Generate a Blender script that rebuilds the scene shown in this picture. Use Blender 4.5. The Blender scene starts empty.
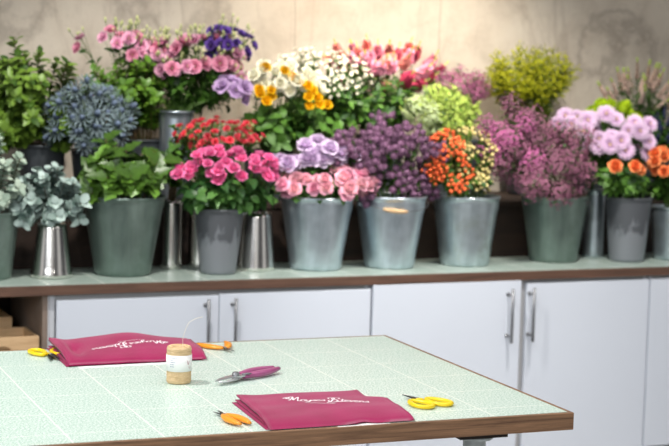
import bpy, math, random
from mathutils import Vector, Matrix
random.seed(11)
PI = math.pi
col = bpy.context.scene.collection
R = math.radians

# ------------------------------------------------------------------ helpers
def lin(h):
    h = h.lstrip('#')
    out = []
    for i in (0, 2, 4):
        c = int(h[i:i+2], 16) / 255
        out.append(c/12.92 if c <= .04045 else ((c+.055)/1.055)**2.4)
    return (*out, 1)

class NT:
    def __init__(s, name):
        s.m = bpy.data.materials.new(name); s.m.use_nodes = True
        s.t = s.m.node_tree; s.b = s.t.nodes['Principled BSDF']
    def n(s, ty, **kw):
        nd = s.t.nodes.new(ty)
        for k, v in kw.items():
            if k.startswith('i_'):
                key = k[2:]
                key = int(key) if key.isdigit() else key.replace('_', ' ')
                nd.inputs[key].default_value = v
            else: setattr(nd, k, v)
        return nd
    def l(s, a, b): s.t.links.new(a, b)
    def ramp(s, fac, stops):
        r = s.n('ShaderNodeValToRGB'); s.l(fac, r.inputs[0])
        e = r.color_ramp.elements
        while len(e) < len(stops): e.new(.5)
        for el, (p, c) in zip(e, stops): el.position = p; el.color = c if len(c) == 4 else (*c, 1)
        return r.outputs[0]
    def noise(s, scale, detail=4, rough=.55, vec=None, dist=0):
        nd = s.n('ShaderNodeTexNoise', i_Scale=scale, i_Detail=detail, i_Roughness=rough, i_Distortion=dist)
        if vec is not None: s.l(vec, nd.inputs['Vector'])
        return nd.outputs[0]
    def coord(s, scale=(1, 1, 1), loc=(0, 0, 0)):
        tc = s.n('ShaderNodeTexCoord'); mp = s.n('ShaderNodeMapping')
        mp.inputs['Scale'].default_value = scale; mp.inputs['Location'].default_value = loc
        s.l(tc.outputs['Object'], mp.inputs[0]); return mp.outputs[0]
    def mix(s, fac, a, b, blend='MIX'):
        m = s.n('ShaderNodeMix', data_type='RGBA', blend_type=blend)
        for v, i in ((fac, 0), (a, 6), (b, 7)):
            if hasattr(v, 'is_linked'): s.l(v, m.inputs[i])
            else: m.inputs[i].default_value = v
        return m.outputs[2]
    def math(s, op, a, b=None, c=None):
        m = s.n('ShaderNodeMath', operation=op)
        for v, i in ((a, 0), (b, 1), (c, 2)):
            if v is None: continue
            if hasattr(v, 'is_linked'): s.l(v, m.inputs[i])
            else: m.inputs[i].default_value = v
        return m.outputs[0]
    def bump(s, h, strength=.3, dist=.01):
        b = s.n('ShaderNodeBump', i_Strength=strength, i_Distance=dist)
        s.l(h, b.inputs['Height']); s.l(b.outputs[0], s.b.inputs['Normal'])

def flat(name, hexc, rough=.5, metal=0, var=.08, scale=60):
    t = NT(name); c = lin(hexc)
    f = t.noise(scale, vec=t.coord())
    lo = tuple(v*(1-var) for v in c[:3]) + (1,); hi = tuple(min(1, v*(1+var)) for v in c[:3]) + (1,)
    t.l(t.ramp(f, [(.3, lo), (.7, hi)]), t.b.inputs['Base Color'])
    t.b.inputs['Roughness'].default_value = rough; t.b.inputs['Metallic'].default_value = metal
    return t.m

def petal_mat(name, base, tip, var=.25, rough=.55):
    t = NT(name)
    at = t.n('ShaderNodeAttribute', attribute_name='tip')
    oi = t.n('ShaderNodeObjectInfo')
    c = t.mix(at.outputs['Fac'], lin(base), lin(tip))
    v = t.math('MULTIPLY_ADD', oi.outputs['Random'], 2*var, 1-var)
    hs = t.n('ShaderNodeHueSaturation'); t.l(c, hs.inputs['Color']); t.l(v, hs.inputs['Value'])
    t.l(hs.outputs[0], t.b.inputs['Base Color'])
    t.b.inputs['Roughness'].default_value = rough
    t.b.inputs['Specular IOR Level'].default_value = .25
    return t.m

def leaf_mat(name, a, b, rough=.45, spec=.35):
    t = NT(name)
    geo = t.n('ShaderNodeNewGeometry')
    nz = t.noise(35, vec=t.coord())
    r = t.math('MULTIPLY_ADD', geo.outputs['Random Per Island'], .75, t.math('MULTIPLY', nz, .3))
    t.l(t.ramp(r, [(.1, lin(a)), (.9, lin(b))]), t.b.inputs['Base Color'])
    t.b.inputs['Roughness'].default_value = rough
    t.b.inputs['Specular IOR Level'].default_value = spec
    return t.m

class MB:
    def __init__(s): s.v = []; s.f = []; s.mi = []; s.t = []; s.cur = 0; s.M = None
    def add(s, verts, faces, tips=None):
        o = len(s.v)
        for i, p in enumerate(verts):
            p = Vector(p)
            s.v.append(tuple(s.M @ p) if s.M else tuple(p)); s.t.append(tips[i] if tips else .5)
        for f in faces: s.f.append(tuple(o+i for i in f)); s.mi.append(s.cur)
    def box(s, x0, x1, y0, y1, z0, z1):
        s.add([(x, y, z) for z in (z0, z1) for y in (y0, y1) for x in (x0, x1)],
              [(0, 2, 3, 1), (4, 5, 7, 6), (0, 1, 5, 4), (2, 6, 7, 3), (0, 4, 6, 2), (1, 3, 7, 5)])
    def tube(s, path, rad, n=8, sx=1, sy=1, up=(0, 0, 1), cap=True, close=False):
        P = [Vector(p) for p in path]; k = len(P); vs = []; up = Vector(up)
        if not hasattr(rad, '__len__'): rad = [rad]*k
        for i, p in enumerate(P):
            a = P[(i-1) % k] if close else P[max(i-1, 0)]; b = P[(i+1) % k] if close else P[min(i+1, k-1)]
            d = (b-a).normalized() if (b-a).length > 1e-9 else Vector((0, 0, 1))
            x = d.cross(up)
            if x.length < 1e-3: x = d.cross(Vector((1, 0, 0)))
            x.normalize(); y = x.cross(d).normalized()
            for j in range(n):
                q = 2*PI*j/n
                vs.append(p + x*math.cos(q)*rad[i]*sx + y*math.sin(q)*rad[i]*sy)
        fs = []
        for i in range(k if close else k-1):
            for j in range(n):
                i2 = (i+1) % k
                fs.append((i*n+j, i*n+(j+1) % n, i2*n+(j+1) % n, i2*n+j))
        if cap and not close: fs += [tuple(range(n-1, -1, -1)), tuple((k-1)*n+j for j in range(n))]
        s.add(vs, fs, [i/(k-1) for i in range(k) for _ in range(n)])
    def lathe(s, prof, n=40, c=(0, 0, 0)):
        k = len(prof); vs = []; fs = []
        for r, z in prof:
            for j in range(n):
                a = 2*PI*j/n; vs.append((c[0]+r*math.cos(a), c[1]+r*math.sin(a), c[2]+z))
        for i in range(k-1):
            for j in range(n): fs.append((i*n+j, i*n+(j+1) % n, (i+1)*n+(j+1) % n, (i+1)*n+j))
        s.add(vs, fs, [i/(k-1) for i in range(k) for _ in range(n)])
    def petal(s, phi, r0, z0, L, W, a0, a1, cup=.15, ns=4, pw=.8, ruf=0, t0=0, t1=1, notch=0):
        vs = []; tp = []; r, z = r0, z0; cp, sp = math.cos(phi), math.sin(phi)
        for i in range(ns+1):
            q = i/ns
            if i:
                a = R(a0+(a1-a0)*(q-.5/ns)); r += math.sin(a)*L/ns; z += math.cos(a)*L/ns
            w = W*(.25+.75*math.sin(PI*min(q**pw, .999)*.62 + .12)) if q < .99 else W*.55
            a = R(a0+(a1-a0)*q)
            for j in (-1, 0, 1):
                cu = cup*W*(j*j) + (ruf*math.sin(7*phi+j*2.1+i) if i == ns else 0)
                rr = r - math.cos(a)*cu - (notch*L if (i == ns and j == 0) else 0)*math.sin(a)
                zz = z + math.sin(a)*cu - (notch*L if (i == ns and j == 0) else 0)*math.cos(a)
                t = w*j
                vs.append((rr*cp - t*sp, rr*sp + t*cp, zz)); tp.append(t0+(t1-t0)*q)
        fs = [(i*3+j, i*3+j+1, i*3+j+4, i*3+j+3) for i in range(ns) for j in (0, 1)]
        s.add(vs, fs, tp)
    def leaf(s, p, d, nrm, L, W, bend=.25, shape='oval'):
        p = Vector(p); d = Vector(d).normalized(); n = Vector(nrm)
        x = d.cross(n)
        if x.length < 1e-3: x = d.cross(Vector((.3, .8, .1)))
        x.normalize(); n = x.cross(d).normalized()
        if shape == 'ivy': ws = [(0, .12), (.12, .75), (.3, 1.), (.5, .55), (.62, .75), (.85, .3), (1, .02)]
        elif shape == 'round': ws = [(0, .12), (.2, .75), (.5, 1.), (.8, .78), (1, .1)]
        elif shape == 'thin': ws = [(0, .5), (.4, 1), (1, .05)]
        else: ws = [(0, .1), (.25, .8), (.5, 1.), (.75, .7), (1, .03)]
        vs = []; k = len(ws)
        for q, w in ws:
            c = p + d*L*q - n*bend*L*q*q
            vs += [c - x*W*w + n*W*w*.3, c, c + x*W*w + n*W*w*.3]
        s.add(vs, [(i*3+j, i*3+j+1, i*3+j+4, i*3+j+3) for i in range(k-1) for j in (0, 1)], [q for q, _ in ws for _ in range(3)])
    def blob(s, c, r, n=6, m=4, sq=(1, 1, 1), t0=0, t1=1):
        vs = []; tp = []
        for i in range(m+1):
            th = PI*i/m
            for j in range(n):
                a = 2*PI*j/n+i*.4
                vs.append((c[0]+r*sq[0]*math.sin(th)*math.cos(a), c[1]+r*sq[1]*math.sin(th)*math.sin(a), c[2]+r*sq[2]*math.cos(th))); tp.append(t1+(t0-t1)*i/m)
        s.add(vs, [(i*n+j, i*n+(j+1) % n, (i+1)*n+(j+1) % n, (i+1)*n+j) for i in range(m) for j in range(n)], tp)
    def mesh(s, name, mats, smooth=True):
        me = bpy.data.meshes.new(name); me.from_pydata(s.v, [], s.f); me.update()
        for m in (mats if isinstance(mats, (list, tuple)) else [mats]): me.materials.append(m)
        me.polygons.foreach_set('material_index', s.mi)
        me.polygons.foreach_set('use_smooth', [smooth]*len(s.f))
        at = me.attributes.new('tip', 'FLOAT', 'POINT'); at.data.foreach_set('value', s.t)
        return me
    def build(s, name, mats, parent=None, smooth=True, loc=None, bevel=0):
        return link(name, s.mesh(name, mats, smooth), parent, loc, bevel)

def link(name, me, parent=None, loc=None, bevel=0):
    o = bpy.data.objects.new(name, me); col.objects.link(o)
    if parent is not None: o.parent = parent
    if loc is not None: o.location = loc
    if bevel:
        b = o.modifiers.new('bevel', 'BEVEL'); b.width = bevel; b.segments = 2; b.limit_method = 'ANGLE'
    return o

def tag(o, label, cat, group=None):
    o['label'] = label; o['category'] = cat
    if group: o['group'] = group
    return o
def thing(name, label, cat, loc=(0, 0, 0), rz=0, group=None):
    o = bpy.data.objects.new(name, None); o.empty_display_size = .05; col.objects.link(o)
    o.location = loc; o.rotation_euler = (0, 0, rz)
    return tag(o, label, cat, group)
def struct(o): o['kind'] = 'structure'; return o

# ------------------------------------------------------------------ camera (87 mm equivalent, looking 23 degrees to the side, slight roll)
cam = bpy.data.objects.new('camera', bpy.data.cameras.new('camera')); col.objects.link(cam)
rx = Vector((0.9182943, -0.3950520, 0.0258736)); ux = Vector((0.0148278, 0.0996280, 0.9949143)); fx = Vector((0.3956206, 0.9132405, -0.0973456))
m = Matrix((rx, ux, -fx)).transposed().to_4x4(); m.translation = Vector((0, 0, 1.7107))
cam.matrix_world = m
cam.data.sensor_width = 36; cam.data.lens = 1617/669*36
cam.data.dof.use_dof = True; cam.data.dof.focus_distance = 3.95; cam.data.dof.aperture_fstop = 4.6
cam.data.clip_start = .05
bpy.context.scene.camera = cam

# ------------------------------------------------------------------ materials
def wall_material():
    t = NT('aged_plaster'); co = t.coord()
    big = t.noise(1.1, 6, .62, co, .4); mid = t.noise(6, 8, .7, co, .3); fine = t.noise(55, 5, .7, co)
    c = t.ramp(big, [(.3, lin('#beb1a0')), (.5, lin('#cec2b1')), (.72, lin('#dad0bf'))])
    c = t.mix(.5, c, t.ramp(mid, [(.3, lin('#ab9d8c')), (.5, lin('#cdc1b0')), (.75, lin('#dcd2c1'))]))
    streak = t.noise(2.2, 7, .75, t.coord((2.4, 1, .5)), 1.2)
    c = t.mix(t.ramp(streak, [(.52, (0, 0, 0)), (.7, (.55, .55, .55))]), c, lin('#98897a'))
    # worn patches whose outlines show darker, set in the wall's own plane
    sx = t.n('ShaderNodeSeparateXYZ'); t.l(co, sx.inputs[0])
    wob = t.noise(9, 5, .6, co)
    rings = None
    for (cx, cz, ax, az) in ((4.22, 1.82, .11, .13), (4.42, 1.77, .10, .16), (4.31, 1.95, .13, .05), (4.30, 1.68, .07, .10), (1.45, 1.93, .10, .13), (2.1, 1.93, .2, .09)):
        dx = t.math('DIVIDE', t.math('SUBTRACT', sx.outputs[0], cx), ax)
        dz = t.math('DIVIDE', t.math('SUBTRACT', sx.outputs[2], cz), az)
        d = t.math('SQRT', t.math('ADD', t.math('MULTIPLY', dx, dx), t.math('MULTIPLY', dz, dz)))
        d = t.math('ADD', d, t.math('MULTIPLY', t.math('SUBTRACT', wob, .5), 2.4))
        g = t.math('SUBTRACT', 1.0, t.math('MULTIPLY', t.math('ABSOLUTE', t.math('SUBTRACT', d, 1.0)), 2.6))
        g = t.math('MAXIMUM', g, 0.0)
        rings = g if rings is None else t.math('MAXIMUM', rings, g)
    c = t.mix(t.math('MULTIPLY', rings, .40), c, lin('#766a60'))
    # board-marked joints
    for jx in (2.66, 3.37):
        j = t.math('LESS_THAN', t.math('ABSOLUTE', t.math('SUBTRACT', t.math('ADD', sx.outputs[0], t.math('MULTIPLY', wob, .01)), jx)), .004)
        c = t.mix(t.math('MULTIPLY', j, .35), c, lin('#8a7c6c'))
    c = t.mix(t.ramp(fine, [(.60, (0, 0, 0)), (.74, (.35, .35, .35))]), c, lin('#8b7d6e'))
    t.l(c, t.b.inputs['Base Color']); t.b.inputs['Roughness'].default_value = .85
    t.bump(t.math('ADD', mid, fine), .25, .006)
    return t.m

def tile_material(name, ox, oy, pitch, grout=.0022, bright=1.0):
    t = NT(name); co = t.coord()
    s1 = t.noise(200, 2, .6, co); s2 = t.noise(420, 2, .6, co); s3 = t.noise(5, 3, .5, co)
    f = t.math('MULTIPLY_ADD', s1, .65, t.math('MULTIPLY', s2, .35))
    k = bright
    def sc(h): c = lin(h); return tuple(min(1, v*k) for v in c[:3])+(1,)
    c = t.ramp(f, [(.40, sc('#8fb3a2')), (.50, sc('#c3d8cd')), (.58, sc('#eef5f0'))])
    c = t.mix(t.math('MULTIPLY', s3, .25), c, sc('#c0d6cb'))
    sx = t.n('ShaderNodeSeparateXYZ'); t.l(co, sx.inputs[0])
    g = None
    for ch, o in ((0, ox), (1, oy)):
        a = t.math('DIVIDE', t.math('SUBTRACT', sx.outputs[ch], o), pitch)
        a = t.math('ABSOLUTE', t.math('SUBTRACT', t.math('FRACT', a), .5))
        a = t.math('GREATER_THAN', a, .5-grout/pitch/1.0)
        g = a if g is None else t.math('MAXIMUM', g, a)
    c = t.mix(g, c, lin('#eef3ea'))
    t.l(c, t.b.inputs['Base Color']); t.b.inputs['Roughness'].default_value = .33
    t.b.inputs['Specular IOR Level'].default_value = .4
    return t.m

def wood_material(name, a, b, scale=(3, 40, 60), rough=.55):
    t = NT(name); co = t.coord(scale)
    n1 = t.noise(1.5, 8, .7, co, .6)
    c = t.ramp(n1, [(.3, lin(a)), (.5, tuple((x+y)/2 for x, y in zip(lin(a), lin(b)))), (.72, lin(b))])
    t.l(c, t.b.inputs['Base Color']); t.b.inputs['Roughness'].default_value = rough
    t.bump(n1, .25, .002); return t.m

def galv_material(name, a, b, rough=.33, metal=.85, streak=7, sc=28, dirt=None):
    t = NT(name); co = t.coord()
    v = t.n('ShaderNodeTexVoronoi', i_Scale=sc); t.l(co, v.inputs['Vector'])
    n1 = t.noise(streak*1.6, 5, .6, t.coord((1, 1, .12)), .4)  # vertical streaks in the colour stand in for reflections on the metal
    f = t.math('MULTIPLY_ADD', v.outputs['Distance'], .12, t.math('MULTIPLY', n1, .9))
    c = t.ramp(f, [(.25, lin(a)), (.65, lin(b))])
    if dirt:
        d = t.noise(11, 6, .7, co)
        c = t.mix(t.ramp(d, [(.5, (0, 0, 0)), (.66, (.7, .7, .7))]), c, lin(dirt))
    t.l(c, t.b.inputs['Base Color']); t.b.inputs['Metallic'].default_value = metal
    t.l(t.math('MULTIPLY_ADD', n1, .25, rough-.1), t.b.inputs['Roughness'])
    t.bump(n1, .12, .004); return t.m

def charcoal_material():
    # smooth dark glaze whose lower coat ends in a jagged lighter wash
    t = NT('charcoal_zinc'); co = t.coord()
    sx = t.n('ShaderNodeSeparateXYZ'); t.l(co, sx.inputs[0])
    w = t.noise(22, 3, .6, t.coord((1, 1, .45)), .8)
    h = t.math('ADD', t.math('MULTIPLY', sx.outputs[2], 5.2), t.math('MULTIPLY', w, 1.1))
    c = t.ramp(h, [(.0, lin('#6e7277')), (.93, lin('#74787d')), (1.0, lin('#55585d'))])
    h2 = t.n('ShaderNodeMapRange', i_1=0.9, i_2=1.9); t.l(h, h2.inputs[0])
    c = t.ramp(h2.outputs[0], [(.3, lin('#868a90')), (.42, lin('#74787e')), (.48, lin('#5c5f64'))])
    t.l(c, t.b.inputs['Base Color']); t.b.inputs['Metallic'].default_value = .25; t.b.inputs['Roughness'].default_value = .45
    return t.m

def cloth_material(name, c0, c1):
    t = NT(name); co = t.coord()
    n1 = t.noise(9, 4, .6, co); n2 = t.noise(900, 1, .5, co)
    t.l(t.ramp(n1, [(.3, lin(c0)), (.7, lin(c1))]), t.b.inputs['Base Color'])
    t.b.inputs['Roughness'].default_value = .85; t.b.inputs['Sheen Weight'].default_value = .25
    t.b.inputs['Specular IOR Level'].default_value = .1
    t.bump(t.math('MULTIPLY_ADD', n2, .3, n1), .25, .003); return t.m

def twine_material():
    t = NT('jute'); co = t.coord((1, 1, 1))
    w = t.n('ShaderNodeTexWave', wave_type='BANDS', bands_direction='Z', i_Scale=110, i_Distortion=2.5, i_Detail=3)
    t.l(co, w.inputs[0]); n1 = t.noise(60, 5, .7, t.coord((1, 1, 4)))
    f = t.math('MULTIPLY_ADD', w.outputs['Fac'], .45, t.math('MULTIPLY', n1, .6))
    t.l(t.ramp(f, [(.2, lin('#ad8c62')), (.5, lin('#dcb98a')), (.85, lin('#f6deb6'))]), t.b.inputs['Base Color'])
    t.b.inputs['Roughness'].default_value = .9; t.bump(f, .8, .002); return t.m

M = {}
M['wall'] = wall_material()
M['floor'] = flat('floor_concrete', '#b9b8b6', .7, var=.15, scale=4)
M['dark_oak'] = wood_material('dark_oak', '#4a3224', '#a8805f', (2.5, 60, 70))
M['counter_wood'] = wood_material('counter_wood', '#3f2c22', '#765646', (2.5, 50, 70))
M['riser_wood'] = wood_material('riser_wood', '#1d1511', '#3d2b21', (2, 30, 14), .7)
M['side_wood'] = wood_material('side_wood', '#75655a', '#97867a', (8, 2, 2), .7)
M['dark_inside'] = flat('dark_inside', '#2b2420', .8)
M['crate_wood'] = wood_material('crate_wood', '#c09a70', '#e8c79c', (2, 10, 18), .7)
M['door'] = flat('door_white', '#d4dae5', .28, var=.015, scale=2)
M['rail'] = flat('rail_grey', '#a9a9ab', .5, var=.03)
M['carcass'] = flat('carcass_white', '#c9cbd0', .4, var=.02)
M['steel'] = flat('brushed_steel', '#85868a', .42, .8, .1, 40)
M['galv'] = galv_material('galvanised', '#98a5ae', '#d2dde6', .30, .85)
M['galv2'] = galv_material('galvanised_worn', '#929fa6', '#ccd7dd', .30, .85, dirt='#a9b3b1')
M['galv_dull'] = galv_material('galvanised_leg', '#a5aeb0', '#d0d8d8', .45, .4)
M['green_zinc'] = galv_material('green_patina_zinc', '#55655f', '#84958d', .34, .6, 7, 16, '#6b7d74')
M['dark_zinc'] = galv_material('dark_zinc', '#34383c', '#54595d', .45, .5)
M['polished'] = galv_material('polished_steel', '#c6c2bc', '#ece9e4', .16, 1.0, 3, 8)
M['charcoal'] = charcoal_material()
M['water'] = flat('dark_water', '#11160f', .1)
M['stem'] = leaf_mat('stem_green', '#3c5a24', '#5d7d38')
M['woody'] = leaf_mat('stem_woody', '#4d3d2a', '#6b5a3c')
M['green'] = leaf_mat('leaf_green', '#22441a', '#5f8c34')
M['green_dark'] = leaf_mat('leaf_dark', '#1a3212', '#4a7029')
M['green_bright'] = leaf_mat('leaf_bright', '#234c14', '#84b03c', .35)
M['green_ivy'] = leaf_mat('leaf_ivy', '#0d2408', '#6a9636', .35)
M['rose_leaf'] = leaf_mat('leaf_rose', '#1e4420', '#5f8d45', .4)
M['euc'] = leaf_mat('leaf_eucalyptus', '#3f5b52', '#bccfc8', .5)
M['small_leaf'] = leaf_mat('leaf_small', '#17380f', '#7d9e3a', .4)
M['euc_dark'] = leaf_mat('leaf_thistle', '#1a281d', '#4f6454', .5)
M['gold_leaf'] = leaf_mat('leaf_gold', '#4f6414', '#a2ad2c', .5)
M['euc2'] = leaf_mat('leaf_eucalyptus_pale', '#5b7566', '#b7c6b4', .5)
M['bud_green'] = petal_mat('bud_green', '#6f8a3a', '#dfe0a6', .1)
M['cream_calyx'] = petal_mat('calyx_cream', '#8fa050', '#e6d9a0', .1)
P = {}
def pm(k, a, b, var=.2): P[k] = petal_mat('petal_'+k, a, b, var)
pm('hot_pink', '#ee4a98', '#ff93c6', .18)
pm('soft_pink', '#f9ead8', '#f4adc6', .15)
pm('pink', '#ea8cb2', '#fac4d6', .15)
pm('lilac_rose', '#bc9fc8', '#e4d0e8', .15)
pm('lisi_pink', '#b0568a', '#efb8ce', .2)
pm('lisi_rose', '#c65f88', '#eda6bd', .2)
pm('lisi_lilac', '#ab88bd', '#d8b9e0', .15)
pm('violet', '#36225f', '#6a4aa0', .2)
pm('white', '#efeccb', '#fffbe9', .08)
pm('yellow', '#d79a00', '#ffd21f', .12)
pm('red', '#c8203a', '#f55a6a', .2)
pm('button', '#4b2a42', '#a27a98', .28)
pm('orange', '#d8421a', '#ff7c48', .18)
pm('pale_yellow', '#cdb95a', '#f8e6a4', .12)
pm('orange_rose', '#e86a2c', '#ffa468', .15)
pm('mum', '#c498c6', '#ecd0e8', .1)
pm('mum_centre', '#b79a6a', '#e2c7a0', .1)
pm('wax', '#7c4560', '#bd8098', .3)
pm('wax_bright', '#a64480', '#da86b4', .25)
pm('wax_mauve', '#8a4268', '#cc7fa2', .25)
pm('cream', '#8a9a62', '#dcdcb4', .15)
pm('stock', '#c9c79c', '#f3eee0', .1)
pm('snap_pink', '#c8507e', '#f9a6bb', .25)
pm('snap_red', '#951c40', '#d44a6c', .2)
pm('snap_coral', '#e06068', '#fbab9e', .2)
pm('lime', '#93b23a', '#d5e67c', .15)
pm('lime_pale', '#9ab86a', '#e6ecc4', .1)
pm('solidago', '#8d930e', '#c9c52a', .2)
pm('lime_mum', '#88a80f', '#c8e02c', .12)
pm('pale_spike', '#c2a68c', '#efd6c8', .15)
pm('blue_dark', '#1f1f3d', '#55588c', .2)
pm('thistle', '#2c3836', '#83959a', .2)
pm('thistle_core', '#343f4c', '#73829a', .15)

# ------------------------------------------------------------------ bloom meshes (unit size, facing +Z)
def variants(fn, n=3, *a): return [fn(*a) for _ in range(n)]
J = lambda v, s: v*(1+random.uniform(-s, s))
def rose(mat, openness=0):
    b = MB()
    for k, n, L, W, a0, a1, r0 in ((0, 3, .75, .28, 15, -25, .03), (1, 4, .95, .38, 28, -12, .06), (2, 5, 1.0, .45, 42, 2, .10), (3, 5, 1.05, .52, 58, 28, .12), (4, 5, 1.0, .55, 78, 80, .12)):
        off = random.random()*6
        for i in range(n): b.petal(off+2*PI*i/n, r0, 0, J(L, .06), J(W, .1), a0+openness*k*3+random.uniform(-5, 5), a1+openness*k*4, .22, t0=.0+.08*k, t1=.75+.06*k)
    b.blob((0, 0, .35), .22, 6, 4, (1, 1, 1.2), 0, .3)
    b.cur = 1
    for i in range(5): b.petal(2*PI*i/5+.3, .03, -.08, .6, .12, 80, 120, .1, 2)
    b.blob((0, 0, -.08), .18, 6, 4)
    return b.mesh('rose_bloom', [mat, M['green']])
def bowl(mat):      # lisianthus, open ruffled bowl
    b = MB()
    for n, L, W, a0, a1, r0 in ((4, .85, .4, 30, 5, .04), (5, 1.05, .52, 48, 40, .06), (5, 1.1, .55, 62, 75, .08)):
        off = random.random()*6
        for i in range(n): b.petal(off+2*PI*i/n, r0, 0, J(L, .08), J(W, .1), a0, J(a1, .2), .18, 5, ruf=.1)
    b.cur = 1; b.blob((0, 0, .3), .14, 6, 4); b.blob((0, 0, -.06), .15, 6, 4)
    return b.mesh('bowl_bloom', [mat, M['bud_green']])
def bud(mat=None):
    b = MB()
    for i in range(4): b.petal(2*PI*i/4, .05, 0, 1.5, .32, 22, -24, .5, 5, t0=.1)
    b.blob((0, 0, .6), .24, 6, 5, (1, 1, 2.2))
    return b.mesh('flower_bud', [mat or M['bud_green']])
def ragged(mat, calyx):     # small carnation with a pale calyx
    b = MB()
    for n, L, W, a0, a1 in ((5, .8, .3, 12, 5), (7, .85, .32, 28, 30), (8, .9, .34, 45, 70)):
        off = random.random()*6
        for i in range(n): b.petal(off+2*PI*i/n, .08, .15, J(L, .1), J(W, .1), a0, a1, .15, 4, ruf=.12, notch=.1)
    b.cur = 1; b.tube([(0, 0, -.55), (0, 0, -.2), (0, 0, .35)], [.15, .3, .34], 8)
    return b.mesh('carnation_bloom', [mat, calyx])
def pompom(mat, rings=5, W=.2, n0=9):
    b = MB(); b.blob((0, 0, 0), .72, 10, 7, t0=0, t1=1)
    for k in range(rings):
        el = 85-k*150/rings; n = max(4, int(n0*math.cos(R(el*.8))+3))
        for i in range(n):
            ph = 2*PI*i/n+k*.37
            r = .62*math.cos(R(el)); z = .62*math.sin(R(el))
            b.petal(ph, r, z, .42, W, 90-el-12, 90-el-40, .3, 2, t0=.25-.05*k, t1=1-.12*k)
    return b.mesh('button_bloom', [mat])
def daisy(mat, cmat):
    b = MB()
    for n, L, W, a0, a1 in ((20, 1.0, .1, 72, 95), (20, .92, .1, 60, 82), (16, .75, .1, 45, 60), (12, .5, .09, 25, 20)):
        off = random.random()
        for i in range(n): b.petal(off+2*PI*i/n, .08, .02, J(L, .07), W, J(a0, .08), J(a1, .08), .5, 3, t0=.1)
    b.cur = 1; b.blob((0, 0, .22), .17, 8, 4, (1, 1, .8))
    return b.mesh('daisy_bloom', [mat, cmat])
def cup5(mat, cmat, a1=75, n=5):
    b = MB(); off = random.random()*6
    for i in range(n): b.petal(off+2*PI*i/n, .05, 0, J(1.0, .08), .45, 45, a1, .15, 3)
    b.cur = 1; b.blob((0, 0, .12), .16, 5, 3)
    return b.mesh('small_bloom', [mat, cmat])
def ball_bud(mat):
    b = MB(); b.blob((0, 0, .2), .7, 8, 6)
    for i in range(5): b.petal(2*PI*i/5, .1, -.5, 1.6, .45, 62, -45, .35, 4, t0=.2)
    return b.mesh('round_bloom', [mat])
def star_thistle(mat, core):
    b = MB()
    for i in range(11): b.petal(2*PI*i/11, .1, 0, J(1.0, .15), .07, 68, 78, .4, 3)
    for i in range(9): b.petal(2*PI*i/9+.2, .1, -.1, J(.8, .15), .07, 95, 110, .4, 3)
    b.cur = 1; b.blob((0, 0, .28), .27, 8, 6, (1, 1, 1.5))
    return b.mesh('thistle_head', [mat, core])
def tiny(b, p, s, d):
    # a five-petalled floret as one small pointed cup
    d = Vector(d).normalized(); a = d.orthogonal().normalized(); c = d.cross(a)
    ph = random.random()*6; vs = [Vector(p)]; tp = [.0]
    for i in range(10):
        q = ph+2*PI*i/10; r = s*(1 if i % 2 else .45)
        vs.append(Vector(p)+a*math.cos(q)*r+c*math.sin(q)*r+d*s*.35*(1 if i % 2 else .6)); tp.append(1 if i % 2 else .5)
    b.add(vs, [(0, 1+i, 1+(i+1) % 10) for i in range(10)], tp)
def cloud(mats, n=90, s=.10, flat_=1.0, green=.15):
    b = MB()
    for i in range(n):
        d = Vector((random.gauss(0, 1), random.gauss(0, 1), random.gauss(0, 1))).normalized()
        p = d*random.uniform(.45, 1)*1.0; p.z *= flat_
        b.cur = 0 if random.random() > green else 1
        tiny(b, p, J(s, .3), d+Vector((0, 0, .5)))
    b.cur = 1
    for i in range(14):
        d = Vector((random.gauss(0, 1), random.gauss(0, 1), random.gauss(0, 1))).normalized()
        b.tube([(0, 0, -1*flat_), tuple(d*.3), tuple(Vector((d.x, d.y, d.z*flat_))*.85)], [.02, .015, .008], 3, cap=False)
    return b.mesh('floret_cloud', mats)
def feather(mats, n=70):        # solidago plume: arching side sprays up a stem
    b = MB()
    for k in range(12):
        z = -1+1.7*k/12; ph = k*2.4; L = .75*(1-.55*k/12)
        tipv = Vector((math.cos(ph)*L, math.sin(ph)*L, z+.5*L+.15)); base = Vector((0, 0, z))
        b.cur = 1; b.tube([tuple(base), tuple((base+tipv)/2+Vector((0, 0, .06))), tuple(tipv)], [.015, .012, .006], 3, cap=False)
        b.cur = 0
        for j in range(9):
            q = .25+.75*j/9; p = base.lerp(tipv, q)+Vector((random.uniform(-.06, .06), random.uniform(-.06, .06), random.uniform(0, .1)))
            tiny(b, p, .075, (math.cos(ph), math.sin(ph), 1))
    for j in range(8): tiny(b, (random.uniform(-.05, .05), random.uniform(-.05, .05), .7+.05*j), .07, (0, 0, 1))
    return b.mesh('plume', mats)
def spike(mats, rows=9, n=5, L=.34, W=.17, r=.16, shape=1.0, budtop=3):
    b = MB()
    b.cur = 1; b.tube([(0, 0, -1), (0, 0, 1)], [.035, .012], 5)
    for k in range(rows+budtop):
        q = k/(rows+budtop-1); z = -1+1.95*q; s = (1-.65*q)
        m_ = n if k < rows else 3
        for i in range(m_):
            ph = 2*PI*i/m_+k*.7+random.uniform(-.2, .2)
            if k < rows:
                b.cur = 0
                c, s_ = math.cos(ph), math.sin(ph)
                for dq in (-.7, 0, .7):
                    b.petal(ph+dq*.9, r*.35*s, z, L*s*J(1, .15), W*s, 50, 75+random.uniform(-10, 35), .3, 3)
                b.petal(ph, r*.35*s, z-.03, L*s*.8, W*s, 80, 130, .3, 3)
            else:
                b.cur = 1; b.blob((math.cos(ph)*.05, math.sin(ph)*.05, z), .06, 5, 3, (1, 1, 1.6))
    return b.mesh('flower_spike', mats)

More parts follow.
